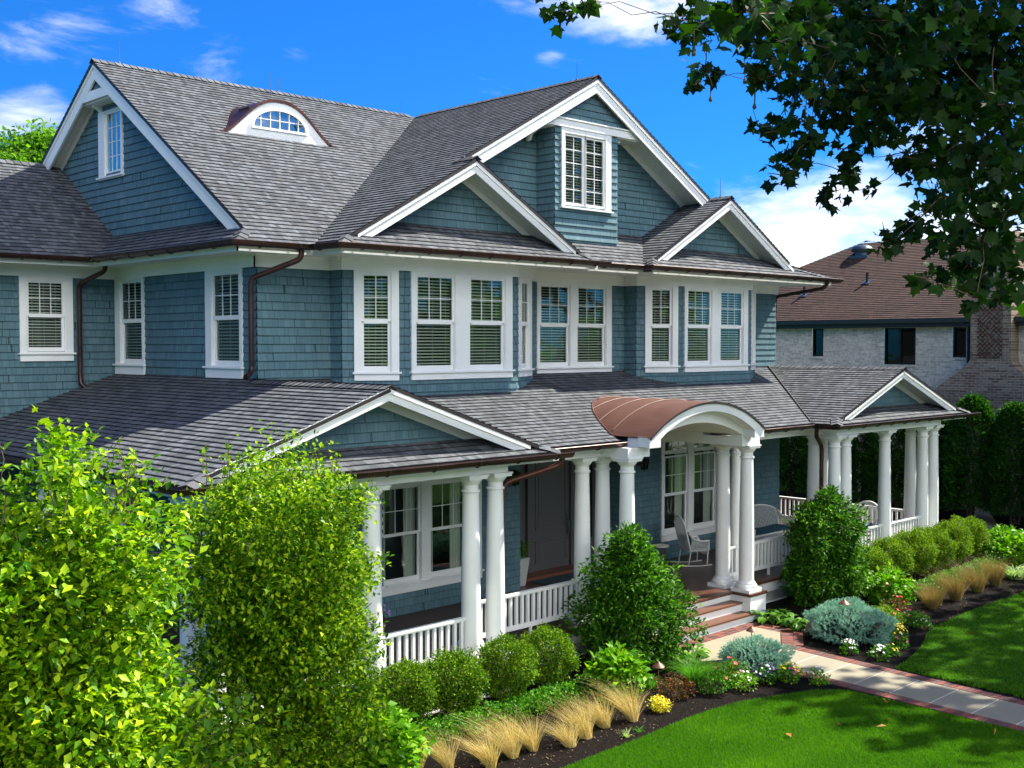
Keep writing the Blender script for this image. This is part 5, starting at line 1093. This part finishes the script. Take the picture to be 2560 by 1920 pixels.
hosta('broad-leaved hosta between the left evergreen and the smaller blue spruce', (5.05,-4.0,G), .26, 30); hosta('broad-leaved hosta touching the smaller blue spruce behind', (4.72,-3.95,G), .22, 22)
hosta('hosta directly beside the brick edge at the pedestal', (7.95,-3.50,G), .2, 24); hosta('middle hosta between the pedestal and the big blue spruce', (8.1,-3.72,G), .2, 24); hosta('hosta nearest the big blue spruce', (7.88,-4.08,G), .18, 20)
# flowers
def flowers(name, label, loc, leafm, petals, r, h, nl=420, nf=26, ls=.045, fs=.022, cat='flowers'):
    t = shrub(name, label, loc, LM[leafm], [((0,0,h*.5),(r,r,h*.55),1.)], nl, ls, 5, .02, None, 4, lo=.3, cat=cat, up=.7)
    for pm, frac in petals:
        mb = MB()
        for _ in range(max(1, int(nf*frac))):
            an = random.random()*6.283; q = random.random()**.6; c = Vector((math.cos(an)*r*q, math.sin(an)*r*q, h*(1.08-.45*q*q)+random.uniform(0,.03))); nn = (Vector((math.cos(an)*q*.6, math.sin(an)*q*.6-.25, .8))).normalized(); s = nn.orthogonal().normalized(); b = nn.cross(s); f0 = random.random()*2; rad = fs*random.uniform(.75,1.2)
            ring_ = [c+(s*math.cos(f0+6.283*k/10)+b*math.sin(f0+6.283*k/10))*rad*(1 if k % 2 else .62)+nn*.006 for k in range(10)]
            for k in range(10): mb.face([c, ring_[k], ring_[(k+1) % 10]])
        obj('blossoms', mb, FLW[pm], t)
    return t
flowers('impatiens', 'white-flowered plant in front of the big blue spruce', (7.12,-5.52,G), 'hedge', [('white',1.)], .13, .2, 300, 26)
flowers('impatiens', 'white-flowered plant nearest the right lawn edge', (7.15,-6.02,G), 'hedge', [('white',1.)], .14, .2, 320, 24)
flowers('pansies', 'small yellow pansies beside the white flowers at the right lawn', (7.52,-6.02,G), 'hedge', [('yellow',1.)], .12, .14, 200, 14)
flowers('vinca', 'pink flowers below the yellow snapdragons', (8.0,-5.92,G), 'hedge', [('pink',1.)], .12, .17, 260, 10)
flowers('snapdragons', 'dense yellow flowers near the right lawn curve', (8.28,-5.72,G), 'hedge', [('yellow',.9),('white',.1)], .17, .28, 420, 60)
flowers('rose_bush', 'low rose bush with scattered red blooms behind the number sign', (9.0,-5.15,G), 'boxy', [('red',.8),('coral',.2)], .32, .36, 1300, 9, .045, .026)
flowers('rose_bush', 'small dark plant with red and pink blooms beside the yellow-green rose bush', (9.55,-5.35,G), 'hedge', [('red',.7),('pink',.3)], .26, .26, 800, 7, .04, .026)
flowers('alyssum', 'low green plant with tiny white flowers at the bed corner', (9.45,-5.6,G), 'hedge', [('white',1.)], .16, .14, 300, 12, .035, .012)
flowers('impatiens', 'white-flowered plant at the left lawn curve', (4.42,-5.42,G), 'hyd', [('white',.85),('pink',.15)], .19, .22, 420, 14)
flowers('pansies', 'purple and white pansies left of the walkway', (4.88,-5.46,G), 'hedge', [('purple',.6),('white',.4)], .17, .24, 260, 46)
flowers('pansies', 'yellow pansies with a few pink flowers left of the walkway', (5.13,-5.72,G), 'hyd', [('yellow',.85),('pink',.15)], .19, .25, 420, 50)
flowers('impatiens', 'leafy white-flowered plant at the brick edge', (5.38,-6.02,G), 'hyd', [('white',1.)], .15, .21, 320, 9)
flowers('impatiens', 'leafy yellow-green plant between the small spruce and the walkway', (5.50,-5.28,G), 'hyd', [('cream',1.)], .16, .18, 320, 12)
flowers('rose_bush', 'small rose bush with one red bloom beside the fountain grass', (4.62,-5.12,G), 'box', [('red',1.)], .24, .30, 620, 2, .04, .035)
flowers('rose_bush', 'small rose bush with one coral bloom in front of the fountain grass', (3.98,-5.22,G), 'hedge', [('coral',1.)], .24, .30, 620, 2, .04, .035)
flowers('nandina', 'reddish-tipped low shrub beside the path light', (3.45,-4.98,G), 'red', [('coral',1.)], .26, .28, 700, 2, .038, .02)
flowers('euphorbia', 'round bright yellow mound on the mulch', (2.82,-5.20,G), 'yel', [('yellow',1.)], .14, .17, 700, 60, .028, .014)
flowers('rose_bush', 'brownish twiggy rose bush behind the smaller roses in the right bed', (9.75,-4.95,G), 'red', [('red',1.)], .26, .38, 600, 5, .038, .025)
# path lights
def pathlight(label, loc, h=.42):
    t = thing('path_light', label, 'path light', loc, 0, 'copper path lights'); mb = MB(); mb.tube([(0,0,0),(0,0,h-.03)], .008, 8); mb.lathe((0,0,0), [(.03,0),(.02,.02)], 10); obj('stake', mb, M['bronze'], t, True)
    mb = MB(); mb.lathe((0,0,h-.06), [(.085,0),(.088,.006),(.05,.045),(.018,.066),(.012,.078),(.004,.083)], 20); obj('shade', mb, M['bronze'], t, True); mb = MB(); mb.lathe((0,0,h-.08), [(.022,0),(.022,.03)], 12); obj('lamp', mb, M['cloth_w'], t); return t
pathlight('copper path light on a tall stake left of the fountain grass', (3.30,-4.80,G), .47); pathlight('copper path light in front of the right hydrangea', (10.35,-4.42,G), .50)
pathlight('copper path light poking out of the big blue spruce', (7.80,-5.05,G), .66); pathlight('copper path light hidden behind the smaller blue spruce', (5.95,-4.52,G), .45); pathlight('copper path light low between the birch leaves at bottom left', (-4.1,-5.1,G), .60)
# number sign
t = thing('number_sign', 'dark bronze arched house number sign reading 104, on two stakes', 'sign', (7.90,-5.62,G), math.radians(-12)); FSg = Fr((0,0,0), (1,0,0), Z3, (0,-1,0)); mb = MB()
pts = [(-.26,.24),(.26,.24),(.26,.42),(.19,.43)]+[(.17*math.cos(a), .44+.13*math.sin(a)) for a in [math.pi*k/12 for k in range(13)]]+[(-.19,.43),(-.26,.42)]
mb.prism([FSg.p(u*.9, (v-.24)*.75+.14, .012) for u, v in pts], FSg.N*-.024); obj('plate', mb, M['signm'], t)
for x in (-.22, .22): mb = MB(); mb.tube([(x*.9,0.016,0),(x*.9,.016,.2)], .008, 6); obj('stake', mb, M['signm'], t)
mb = MB()
def stroke(*p): mb.tube([FSg.p(u*.9, (v-.24)*.75+.14, .014) for u, v in p], .006, 5)
stroke((-.085,.50),(-.085,.39)); stroke((-.085,.50),(-.10,.485)); stroke(*[(.0+.03*math.cos(a), .445+.055*math.sin(a)) for a in [6.283*k/14 for k in range(15)]]); stroke((.095,.39),(.095,.50),(.055,.42),(.115,.42))
stroke((-.21,.33),(.21,.33)) if False else None
obj('numbers', mb, M['signt'], t)
# ================================================================= PORCH FURNITURE
def wpanel(mb, pts, r=.004, m=0):
    """woven panel between four corner points: crossed canes"""
    a, b, c, d = [Vector(p) for p in pts]; n = max(3, int((b-a).length/.028)); k = max(3, int((d-a).length/.028))
    for i in range(n+1): f = i/n; mb.tube([a.lerp(b, f), d.lerp(c, f)], r, 4, cap=False)
    for i in range(k+1): f = i/k; mb.tube([a.lerp(d, f), b.lerp(c, f)], r, 4, cap=False)
    for i in range(n):
        f = i/n; mb.tube([a.lerp(b, f), d.lerp(c, min(1, f+.25))], r*.8, 4, cap=False)
def wicker_seat(name, label, loc, rz, W, D, sh, bh, rocker=True, cat='chair', cush=True, group=None):
    t = thing(name, label, cat, loc, rz, group); w = W/2; R_ = .015   # faces -Y
    arch = lambda u: bh*(1-.16*(abs(u)/w)**2.6); bk = lambda u, z: D*.42+.22*(z-sh)
    mb = MB(); U_ = [w*(-1+2*i/14) for i in range(15)]
    top = [Vector((u, bk(u, arch(u)), arch(u))) for u in U_]; mb.tube([(-w, D*.38, sh)]+top+[(w, D*.38, sh)], R_*1.5, 8)
    for i in range(29):
        u = w*(-1+2*(i+.5)/29); mb.tube([(u, D*.40, sh), (u, bk(u, arch(u)), arch(u))], .0045, 4, cap=False)
    z = sh+.03
    while z < bh-.03:
        uu = [u for u in U_ if arch(u) > z]
        if len(uu) > 1: mb.tube([(u, bk(u, z), z) for u in uu], .0045, 4, cap=False)
        z += .026
    obj('backrest', mb, M['wicker'], t)
    for s in (-1, 1):
        mb = MB(); az = sh+.17; mb.tube([(s*w, D*.46, sh+.34), (s*(w+.02), D*.25, az+.04), (s*(w+.03), -D*.1, az), (s*(w+.03), -D*.45, az), (s*w, -D*.47, az-.05), (s*w, -D*.46, sh-.02)], .022, 8)
        wpanel(mb, [(s*w, -D*.42, sh), (s*w, D*.38, sh), (s*w, D*.30, az), (s*w, -D*.42, az)]); obj('armrest', mb, M['wicker'], t)
    mb = MB(); mb.box(-w+.01, w-.01, -D*.46, D*.42, sh-.03, sh); 
    for i in range(int(W/.03)): u = -w+W*(i+.5)/int(W/.03); f = abs(((u/w)*2+10) % 1-.5)*.0; mb.box(u-.004, u+.004, -D*.47, -D*.46, sh-.10-.02*math.cos(u*9), sh-.02)
    mb.tube([(-w, -D*.465, sh-.02), (w, -D*.465, sh-.02)], .012, 6); mb.tube([(-w+2*w*i/12, -D*.465, sh-.10-.025*math.cos(u_*9)) for i, u_ in enumerate([-w+2*w*i/12 for i in range(13)])], .009, 6); obj('seat', mb, M['wicker'], t)
    for s in (-1, 1):
        for y0, y1 in ((-D*.44, -D*.40), (D*.36, D*.46)):
            mb = MB(); mb.tube([(s*w, y0, sh-.02), (s*w, y1, .04 if rocker else 0)], .014, 8); obj('leg', mb, M['wicker'], t)
        if rocker: mb = MB(); mb.tube([(s*w, y, .012+.16*(y)**2) for y in [-D*.62+D*1.5*i/12 for i in range(13)]], .014, 6); obj('rocker', mb, M['wicker'], t)
    if cush:
        mb = MB(); n, m_ = 12, 8; V = []
        for j in range(m_+1):
            for i in range(n+1):
                u = -w*.93+2*w*.93*i/n; y = -D*.44+D*.80*j/m_; e = min(i, n-i, j, m_-j); V.append((u, y, sh+(.015 if e == 0 else .055 if e == 1 else .07)+.009*math.sin(u*45)*math.cos(y*40)))
        F = [(j*(n+1)+i, j*(n+1)+i+1, (j+1)*(n+1)+i+1, (j+1)*(n+1)+i) for j in range(m_) for i in range(n)]; mb.faces(V, F); mb.faces([(x, y, sh) for x, y, _ in V], [tuple(reversed(f)) for f in F]); 
        if rocker: mb.fbox(Fr((0, D*.34, sh+.07), (1,0,0), (0,.22,1), (0,-1,.22)), -w*.8, w*.8, 0, .26, 0, .05)
        obj('cushion', mb, M['teal'], t, 'all')
    return t
wicker_seat('rocking_chair', 'white wicker rocking chair with teal cushions inside the arched entrance', (9.36,-.86,0), math.radians(62), .46, .46, .33, .98)
wicker_seat('wicker_loveseat', 'white wicker loveseat with a long teal cushion beside the entrance columns', (12.05,-.78,0), math.radians(0), 1.66, .56, .36, .86, rocker=False, cat='loveseat')
wicker_seat('wicker_armchair', 'white wicker armchair with bright teal seat at the far porch corner', (14.25,-1.9,0), math.radians(-70), .50, .48, .33, .84, rocker=False)
wicker_seat('wicker_armchair', 'white wicker chair turned away behind the near column of the right porch', (13.1,-1.7,0), math.radians(165), .48, .46, .33, .62, rocker=False, cush=False)
# side table behind the left evergreen
t = thing('side_table', 'small round wooden side table beside the porch wall', 'table', (8.62,-.62,0)); mb = MB(); mb.lathe((0,0,.42), [(.16,0),(.165,.01),(.165,.025),(.15,.03)], 20); obj('tabletop', mb, M['cloth_w'], t)
for k in range(3): a = k*2.09; mb = MB(); mb.tube([(math.cos(a)*.12, math.sin(a)*.12, .42), (math.cos(a)*.15, math.sin(a)*.15, 0)], .012, 6); obj('leg', mb, M['stepwood'], t)
t = thing('planter', 'tall tapered grey planter with a clipped green shrub beside the front door', 'planter', (5.52,.18,0)); mb = MB(); a_, b_ = .085, .14; V = [(-a_,-a_,0),(a_,-a_,0),(a_,a_,0),(-a_,a_,0),(-b_,-b_,.50),(b_,-b_,.50),(b_,b_,.50),(-b_,b_,.50)]; mb.faces(V, [(3,2,1,0),(0,1,5,4),(1,2,6,5),(2,3,7,6),(3,0,4,7),(4,5,6,7)]); obj('pot', mb, M['stonepot'], t)
P = clumped(150, 8, lambda n: shell(n, (0,0,.66), (.2,.2,.2), .4), .02); V, F, uv = leaves(P, .035, .4, (P-np.array((0,0,.5)))/.25, .3); npobj('foliage', V, F, LM['hedge'], t, uv)
t = thing('flower_pot', 'small tan pot of purple pansies on the porch behind the railing', 'flower pot', (.42,-2.3,.0)); mb = MB(); mb.lathe((0,0,0), [(.09,0),(.10,.42),(.02,.42)], 14); obj('stand', mb, M['cloth_w'], t, True); mb = MB(); mb.lathe((0,0,.42), [(.06,0),(.085,.15),(.095,.15),(.095,.18),(.07,.18)], 18); obj('pot', mb, plain('tan_clay', (.42,.34,.20), .8, .1), t, True)
P = clumped(30, 6, lambda n: shell(n, (0.02,0,.68), (.11,.11,.08), .3), .02); V, F, uv = leaves(P, .04, .5); npobj('foliage', V, F, LM['red'], t, uv)
mb = MB()
for _ in range(16):
    c = Vector((random.uniform(-.06,.14), random.uniform(-.1,.08), random.uniform(.72,.84))); s = Vector((1,0,0)); b = Vector((0,.4,.9)); rr = [c+(s*math.cos(6.283*k/8)+b*math.sin(6.283*k/8))*.024*(1 if k % 2 else .7) for k in range(8)]; mb.face(rr)
obj('blossoms', mb, FLW['purple'], t)
mb = MB(); mb.box(5.85, 6.85, -.38, .22, .002, .016); tag(obj('doormat', mb, M['mat']), 'dark blue doormat in front of the front door', 'doormat')
# fallen leaves on the lawn and mulch
for (x, y, lab) in ((5.1,-7.22,'curled dry leaf on the lawn nearest the walkway'),(3.95,-7.16,'dry leaf in the middle of the left lawn'),(4.49,-7.54,'pale dry leaf on the left lawn, in dappled shade'),(3.13,-6.93,'orange leaf on the sunny part of the left lawn'),(4.25,-7.66,'small yellowish leaf on the left lawn'),(4.87,-8.74,'brown leaf low on the left lawn near the bottom edge'),(9.6,-6.35,'brown leaf on the shaded right lawn near the bed')):
    V, F, uv = leaves(np.array([[0,0,.03]]), .11, .6, None, 1.); o = npobj('fallen_leaf', V, F, LM['dry'], None, uv); o.location = Vector((x, y, G+.03))*K; o.rotation_euler = (0, 0, random.random()*6); tag(o, lab, 'leaf', 'leaves fallen on the lawn')
n = 1500; P = np.stack([RNG.uniform(-1.5, 5.3, n), RNG.uniform(-5.65, -4.6, n), np.full(n, G+.008)], 1); P2 = np.stack([RNG.uniform(6.9, 15, n), RNG.uniform(-6.2, -4.9, n), np.full(n, G+.008)], 1)
P2 = P2[P2[:, 1] > -6.3+.27*np.clip(P2[:, 0]-7, 0, 2.4)]; P = P[P[:, 1] > -5.6]
V, F, uv = leaves(np.concatenate([P, P2]), .03, .35, None, 3., jit=1.2); o = npobj('mulch_chips', V, F, LM['chips'] if 'chips' in LM else leafmat('wood_chip', (.02,.012,.008), (.06,.035,.022), (.30,.19,.12), .0, .9), None, uv); o['kind'] = 'stuff'; tag(o, 'bark chips and dry bits scattered over the dark mulch', 'mulch', kind='stuff')
# ================================================================= LAWN BLADES
def inpoly(x, y, poly):
    c = np.zeros(len(x), bool); n = len(poly)
    for i in range(n):
        (x0, y0), (x1, y1) = poly[i], poly[(i+1) % n]
        if y0 == y1: continue
        m = ((y0 > y) != (y1 > y)) & (x < (x1-x0)*(y-y0)/(y1-y0)+x0); c ^= m
    return c
def blades(poly, n, box, hh=.032, w=.0048):
    x = RNG.uniform(box[0], box[1], n); y = RNG.uniform(box[2], box[3], n)
    dx, dy = x-CAM[0], y-CAM[1]; dep = dx*FW.x+dy*FW.y; ok = inpoly(x, y, poly) & (RNG.random(n) < np.clip((13.5/np.maximum(dep, 1))**2, .12, 1)); lat = (dx*RT.x+dy*RT.y)/dep; ok &= (lat > -.5) & (lat < .5)
    x, y = x[ok], y[ok]; dep = dep[ok]; m = len(x); sc = np.clip(dep/13, 1, 1.9); an = RNG.random(m)*6.283; hx = hh*(.6+.7*RNG.random(m)); ww = w*sc
    lean = RNG.normal(size=(m, 2))*.014; Bs = np.stack([x, y, np.full(m, G+.010)], 1); s = np.stack([np.cos(an)*ww, np.sin(an)*ww, np.zeros(m)], 1); T = Bs+np.stack([lean[:, 0], lean[:, 1], hx], 1)
    V = np.stack([Bs-s, Bs+s, T], 1).reshape(-1, 3); i = np.arange(m)*3; F = np.stack([i, i+1, i+2], 1)
    pn = np.array([.5+.5*mnoise.noise(Vector((a*1.3, b*1.3, 0))) for a, b in zip(x[::1], y[::1])]); r = np.clip(.45*RNG.random(m)+.55*pn, 0, .999)
    return V, F, np.stack([r, r], 1)
for poly, n, bx in ((LAWN_L, 330000, (-1.5, 5.4, -10.2, -5.6)), (LAWN_R, 330000, (6.5, 19, -9.5, -3.2))):
    V, F, uv = blades(poly, n, bx); o = npobj('grass', V, F, LM['lawn'], None, uv); tag(o, 'mown green grass of the %s lawn' % ('left' if bx[0] < 0 else 'right'), 'grass', kind='stuff')
# ================================================================= ARBORVITAE ROW
def arborvitae(seed):
    t = thing('arborvitae', '', 'hedge tree', (0,0,G)); h = 3.35; n = 3000; rng = RNG
    z = rng.random(n)**.85; zz = .35+z*(h-.35); rr = .86*np.minimum(1, (1-z)**.45*1.2)*(.62+.38*rng.random(n)**.5); an = rng.random(n)*6.283
    f = np.array([1+.25*mnoise.noise(Vector((math.cos(a)*1.6+seed, math.sin(a)*1.6, q*1.6))) for a, q in zip(an, zz)]); C_ = np.stack([np.cos(an)*rr*f, np.sin(an)*rr*f, zz], 1)
    P = np.repeat(C_, 6, 0)+rng.normal(size=(n*6, 3))*.05; O = np.repeat(np.stack([np.cos(an), np.sin(an), np.full(n, .6)], 1), 6, 0); V, F, uv = leaves(P, .10, .42, O, .0, 0, 1.2); npobj('crown', V, F, LM['arb'], t, uv)
    limbs('trunk', t, [(wander((random.uniform(-.1,.1), random.uniform(-.1,.1), 0), (random.uniform(-.4,.4), random.uniform(-.4,.4), 1.8), 5, .04), [.03,.027,.023,.019,.014,.01]) for _ in range(7)], M['bark']); return t
AV = [arborvitae(1.), arborvitae(7.)]; AG = 'arborvitae row between the two houses'
pos = [(22.2,-4.4),(22.0,-3.2),(21.9,-2.05),(21.8,-.95),(21.9,.2),(22.0,1.35),(22.1,2.5),(22.1,3.7),(22.1,4.9),(22.2,6.1),(22.2,7.3),(22.2,8.5),(22.2,9.7)]
AL = ['arborvitae at the right edge of the photo, mostly outside it','second arborvitae from the right edge of the photo','arborvitae just right of the far porch columns','tall dark arborvitae directly beside the far porch gutter','arborvitae seen right of the last white column','arborvitae seen between the last two porch columns','arborvitae seen behind the far wicker chair','arborvitae seen between the middle porch column and the corner downspout','arborvitae glimpsed behind the paired porch columns','arborvitae seen left of the paired porch columns','arborvitae beside the ground floor wall corner','arborvitae half hidden by the grey wall corner','arborvitae hidden deepest behind the house corner']
for i, (x, y) in enumerate(pos):
    if i < 2: o = AV[i]; o.location = Vector((x, y, G))*K; o['label'] = AL[i]; o['group'] = AG
    else: o = dup(AV[i % 2], (x, y, G), i*1.3, random.uniform(.94, 1.06), AL[i], AG)
# ---------------- tree behind the left wing
t = thing('leafy_tree', 'bright green tree rising behind the roof of the left wing', 'tree', (4.96,20.3,G)); limbs('trunk', t, [(wander((0,0,0),(0,0,8),6,.02), [.25,.23,.2,.17,.13,.1,.06])]+[(wander((0,0,5+i*.5),(2*math.cos(i*2.1),2*math.sin(i*2.1),9),4,.05),[.08,.06,.05,.04,.03]) for i in range(6)], M['bark'])
P = np.concatenate([clumped(int(700*w), 9, lambda n: shell(n, c, (r,r,r*.8), .3, -.9), .16) for c, r, w in (((-.6,0,9.6),1.7,1),((-2.4,.3,8.6),1.6,1),((1.2,0,8.6),1.7,1),((.2,0,10.6),1.0,.5),((-3.6,0,7.6),1.3,.7),((2.4,.4,7.6),1.4,.7))]); V, F, uv = leaves(P, .17, .6, None, .5); npobj('crown', V, F, LM['far'], t, uv)
# ================================================================= BIG SYCAMORE WHOSE BOUGHS HANG INTO THE FRAME
SYC = [(-0.97, -8.43, 7.15, 0.14), (0.03, -7.83, 7.54, 0.13), (-0.41, -8.3, 7.2, 0.12), (-3.86, -10.94, 6.11, 0.12), (-3.82, -11.02, 6.14, 0.11), (-1.13, -9.33, 6.9, 0.2), (-1.23, -9.59, 6.93, 0.22), (1.53, -7.88, 7.56, 0.22), (-0.43, -8.91, 6.86, 0.14), (-0.54, -8.86, 6.68, 0.11), (2.0, -7.34, 7.39, 0.11), (-0.05, -7.99, 6.97, 0.09), (1.07, -7.05, 7.17, 0.11), (0.03, -8.05, 6.95, 0.05), (-0.56, -6.6, 7.72, 0.13), (-1.81, -8.03, 7.23, 0.05), (0.98, -8.55, 7.5, 0.27), (1.84, -8.28, 7.81, 0.29), (0.82, -9.1, 7.32, 0.29), (1.63, -8.88, 7.64, 0.31), (1.53, -9.16, 7.38, 0.35), (-0.48, -10.46, 6.87, 0.28), (2.09, -9.55, 7.47, 0.38), (1.6, -10.08, 7.35, 0.34), (-0.07, -9.18, 6.89, 0.18), (-0.89, -9.87, 6.66, 0.18), (2.09, -8.51, 7.36, 0.29), (0.91, -9.48, 6.87, 0.28), (1.89, -9.32, 7.14, 0.35), (2.62, -9.32, 7.11, 0.37), (2.15, -9.89, 7.04, 0.35), (1.96, -7.7, 7.07, 0.15), (0.29, -8.96, 6.74, 0.17), (1.78, -8.32, 6.99, 0.22), (0.7, -9.24, 6.68, 0.21), (2.4, -8.23, 6.82, 0.2), (2.08, -8.1, 6.75, 0.15), (-0.69, -9.46, 6.19, 0.09), (-0.65, -9.23, 6.15, 0.11), (-0.5, -8.89, 6.25, 0.06), (2.06, -7.44, 6.84, 0.1), (0.5, -8.8, 6.28, 0.11), (1.07, -8.26, 6.25, 0.14), (-0.05, -8.85, 5.88, 0.12), (0.73, -8.59, 6.11, 0.08), (0.62, -9.53, 6.51, 0.21), (0.5, -9.51, 6.26, 0.12), (1.22, -8.84, 6.24, 0.11), (1.22, -8.77, 6.03, 0.12), (2.26, -8.0, 6.03, 0.11), (1.47, -8.37, 5.84, 0.07), (2.54, -8.29, 6.06, 0.06), (2.24, -8.5, 6.51, 0.12), (2.87, -8.73, 7.02, 0.31), (1.89, -9.54, 6.65, 0.28), (0.2, -10.64, 6.28, 0.25), (2.83, -9.79, 6.7, 0.29), (2.79, -8.53, 6.31, 0.13), (2.63, -8.79, 6.4, 0.15), (1.53, -9.51, 6.07, 0.2), (2.11, -9.45, 6.27, 0.23), (0.41, -10.51, 5.98, 0.25), (2.77, -9.77, 6.26, 0.29), (1.71, -9.8, 5.87, 0.27), (0.77, -10.48, 5.62, 0.24), (-0.21, -10.43, 5.54, 0.15), (2.6, -9.0, 5.79, 0.12), (3.0, -8.56, 5.65, 0.15), (-0.27, -10.01, 5.19, 0.09), (2.21, -8.64, 5.52, 0.08), (1.1, -9.92, 5.41, 0.17), (0.26, -10.58, 5.31, 0.23), (0.87, -10.5, 5.12, 0.2), (2.47, -9.41, 5.22, 0.21), (2.75, -9.01, 5.11, 0.16), (-0.29, -10.32, 4.88, 0.06), (1.96, -9.75, 4.94, 0.14), (-0.13, -10.65, 4.73, 0.06), (2.42, -9.77, 4.92, 0.14)]
def lobed(P, L, rng=RNG, droop=.55):
    n = len(P); a = unit(n); a[:, 2] -= droop; a /= np.linalg.norm(a, axis=1, keepdims=True); nn = unit(n); nn[:, 2] += .9; nn -= a*np.sum(nn*a, 1, keepdims=True); nn /= np.linalg.norm(nn, axis=1, keepdims=True); b = np.cross(nn, a); L = (L*(.6+.7*rng.random(n)))[:, None]
    out = [(0,0),(.22,.12),(.48,.08),(.36,.30),(.55,.62),(.30,.56),(.20,.72),(0,1.0)]; rim = out+[(-x, y) for x, y in out[-2:0:-1]]
    pts = [P+a*L*.38]+[P+b*L*x+a*L*y-nn*L*(x*x)*.35 for x, y in rim]; m = len(rim); V = np.stack(pts, 1).reshape(-1, 3)
    i0 = np.arange(n)[:, None, None]*(m+1); q = np.array([[0, 1+k, 1+(k+1) % m] for k in range(m)]); F = (i0+q[None]).reshape(-1, 3); r = rng.random(n); return V, F, np.repeat(np.stack([r, r], 1), m, 0)
t = thing('sycamore', 'large sycamore with dark lobed leaves hanging into the upper right of the view', 'tree', (9.5,-14.2,G)); B0 = Vector((9.5,-14.2,G)); 
P = []; L_ = []
for x, y, z, r in SYC:
    k = max(7, int(62*(r/.2)**2)); q = RNG.normal(size=(k, 3))*np.array([.66, .66, .6])*r+np.array((x, y, z)); P.append(q)
P = np.concatenate(P); vis = P-np.array(B0); V, F, uv = lobed(vis, .128)
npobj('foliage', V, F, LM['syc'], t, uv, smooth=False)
n = 26000; q = np.stack([RNG.uniform(-2, 17, n), RNG.uniform(-18, -6.5, n), RNG.uniform(6.2, 13.5, n)], 1); e = ((q[:, 0]-8.5)/9)**2+((q[:, 1]+12)/5.8)**2+((q[:, 2]-10)/3.8)**2; d = q-np.array(CAM); dep = d@np.array(FW); hgt = d@np.array(UP)/dep; lat = d@np.array(RT)/dep
nz = np.array([mnoise.noise(Vector((a*.42, b*.42, c*.42+5))) for a, b, c in q]); sx = q[:, 0]-.85*(q[:, 2]-G); ok = ((sx > 4.9+.8*RNG.normal(size=n)) | ((sx > -7.4) & (sx < -2.2))) & (e < 1) & ((hgt > .385) | (lat > .50)) & (dep > 2) & (nz > -.10)  # unseen upper crown, shaped by where its shade lands on lawn and boughs
q3 = np.stack([RNG.uniform(11, 26, 9000), RNG.uniform(-15, -6, 9000), RNG.uniform(5.5, 12.5, 9000)], 1); d3 = q3-np.array(CAM); l3 = (d3@np.array(RT))/(d3@np.array(FW)); n3 = np.array([mnoise.noise(Vector((a*.5, b*.5, c*.5+25))) for a, b, c in q3]); sy = q3[:, 1]+.24*(q3[:, 2]-G); s3 = q3[:, 0]-.85*(q3[:, 2]-G)
k3 = (l3 > .52) & (((q3[:, 0]-18)/8)**2+((q3[:, 1]+10.5)/4.5)**2+((q3[:, 2]-9)/3.5)**2 < 1) & (n3 > -.18) & (sy < -5.2) & (s3 > 7)  # further unseen leaf mass, added to shade the right lawn
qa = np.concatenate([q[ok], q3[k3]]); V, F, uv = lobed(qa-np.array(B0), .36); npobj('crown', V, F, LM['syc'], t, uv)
segs = [(wander((0,0,0), (-.3,.3,5.2), 6, .015), [.42,.36,.33,.30,.28,.26,.24])]; hub = Vector((-.3,.3,5.2)); ends = []
tip = {}
C_ = sorted([(Vector((x, y, z))-B0, r) for x, y, z, r in SYC], key=lambda c: (c[0]-hub-Vector((-5.5,4.2,2.2))).length)
mains = [Vector((-6.4,4.0,5.9))+Vector((0,0,2.0)), Vector((-6.8,3.4,7.6)), Vector((-5.9,5.0,8.6))]
for m_ in mains: segs.append((wander(hub, m_, 7, .04), [.16,.13,.11,.09,.07,.055,.045,.035]))
nodes = [(m_, .03) for m_ in mains]
for c, r in C_:
    pn, pr = min(nodes, key=lambda k: (k[0]-c).length); rr = max(.004, pr*.72); segs.append((wander(pn, c, 4, .07), [pr*.8, rr, rr*.85, rr*.7, rr*.55])); nodes.append((c, max(.006, rr*.9)))
    for _ in range(3): e_ = c+Vector([random.gauss(0, r*.7) for _ in range(3)]); segs.append((wander(c, e_, 3, .08), [.006,.005,.004,.003]))
limbs('trunk', t, segs[:4], M['bark']); limbs('branches', t, segs[4:], M['twig'])
for (x, y, z) in ((.03,-8.0,6.72),(-.5,-8.85,6.45),(.3,-8.2,6.9),(-.9,-8.5,6.9)):
    mb = MB(); c = Vector((x, y, z))-B0; mb.tube([c+Vector((0,0,.22)), c], .004, 4); mb.lathe(c+Vector((0,0,-.05)), [(.004,0),(.014,.008),(.02,.02),(.014,.036),(.004,.06)], 10); obj('seed_ball', mb, M['twig'], t, True)

# ---------------- tree line across the street behind the viewer (what the windows reflect)
P = []
for i in range(16):
    x = -45+i*6.5; y = -36+3*math.sin(i*2.3); h = 7+2.5*math.sin(i*1.7); P.append(clumped(150, 8, lambda n: shell(n, (x, y, h*.55), (3.9, 3.2, h*.62), .5, -.9), .5))
V, F, uv = leaves(np.concatenate(P), .75, .7, None, .3); o = npobj('tree_line', V, F, LM['hedge'], None, uv); tag(o, 'leafy tree line across the street, behind the viewer', 'trees', kind='stuff')

sheet('unseen_street', [(-70,-19),(70,-19),(70,-31),(-70,-31)], G+.005, plain('bounce_road', (.30,.28,.25), .9, .1, 2))  # unseen road added behind the camera to bounce sunlight onto the front
sheet('unseen_sidewalk', [(-70,-16.2),(70,-16.2),(70,-18.2),(-70,-18.2)], G+.02, plain('bounce_concrete', (.45,.43,.38), .9, .1, 2))  # unseen paving added for the same upward bounce
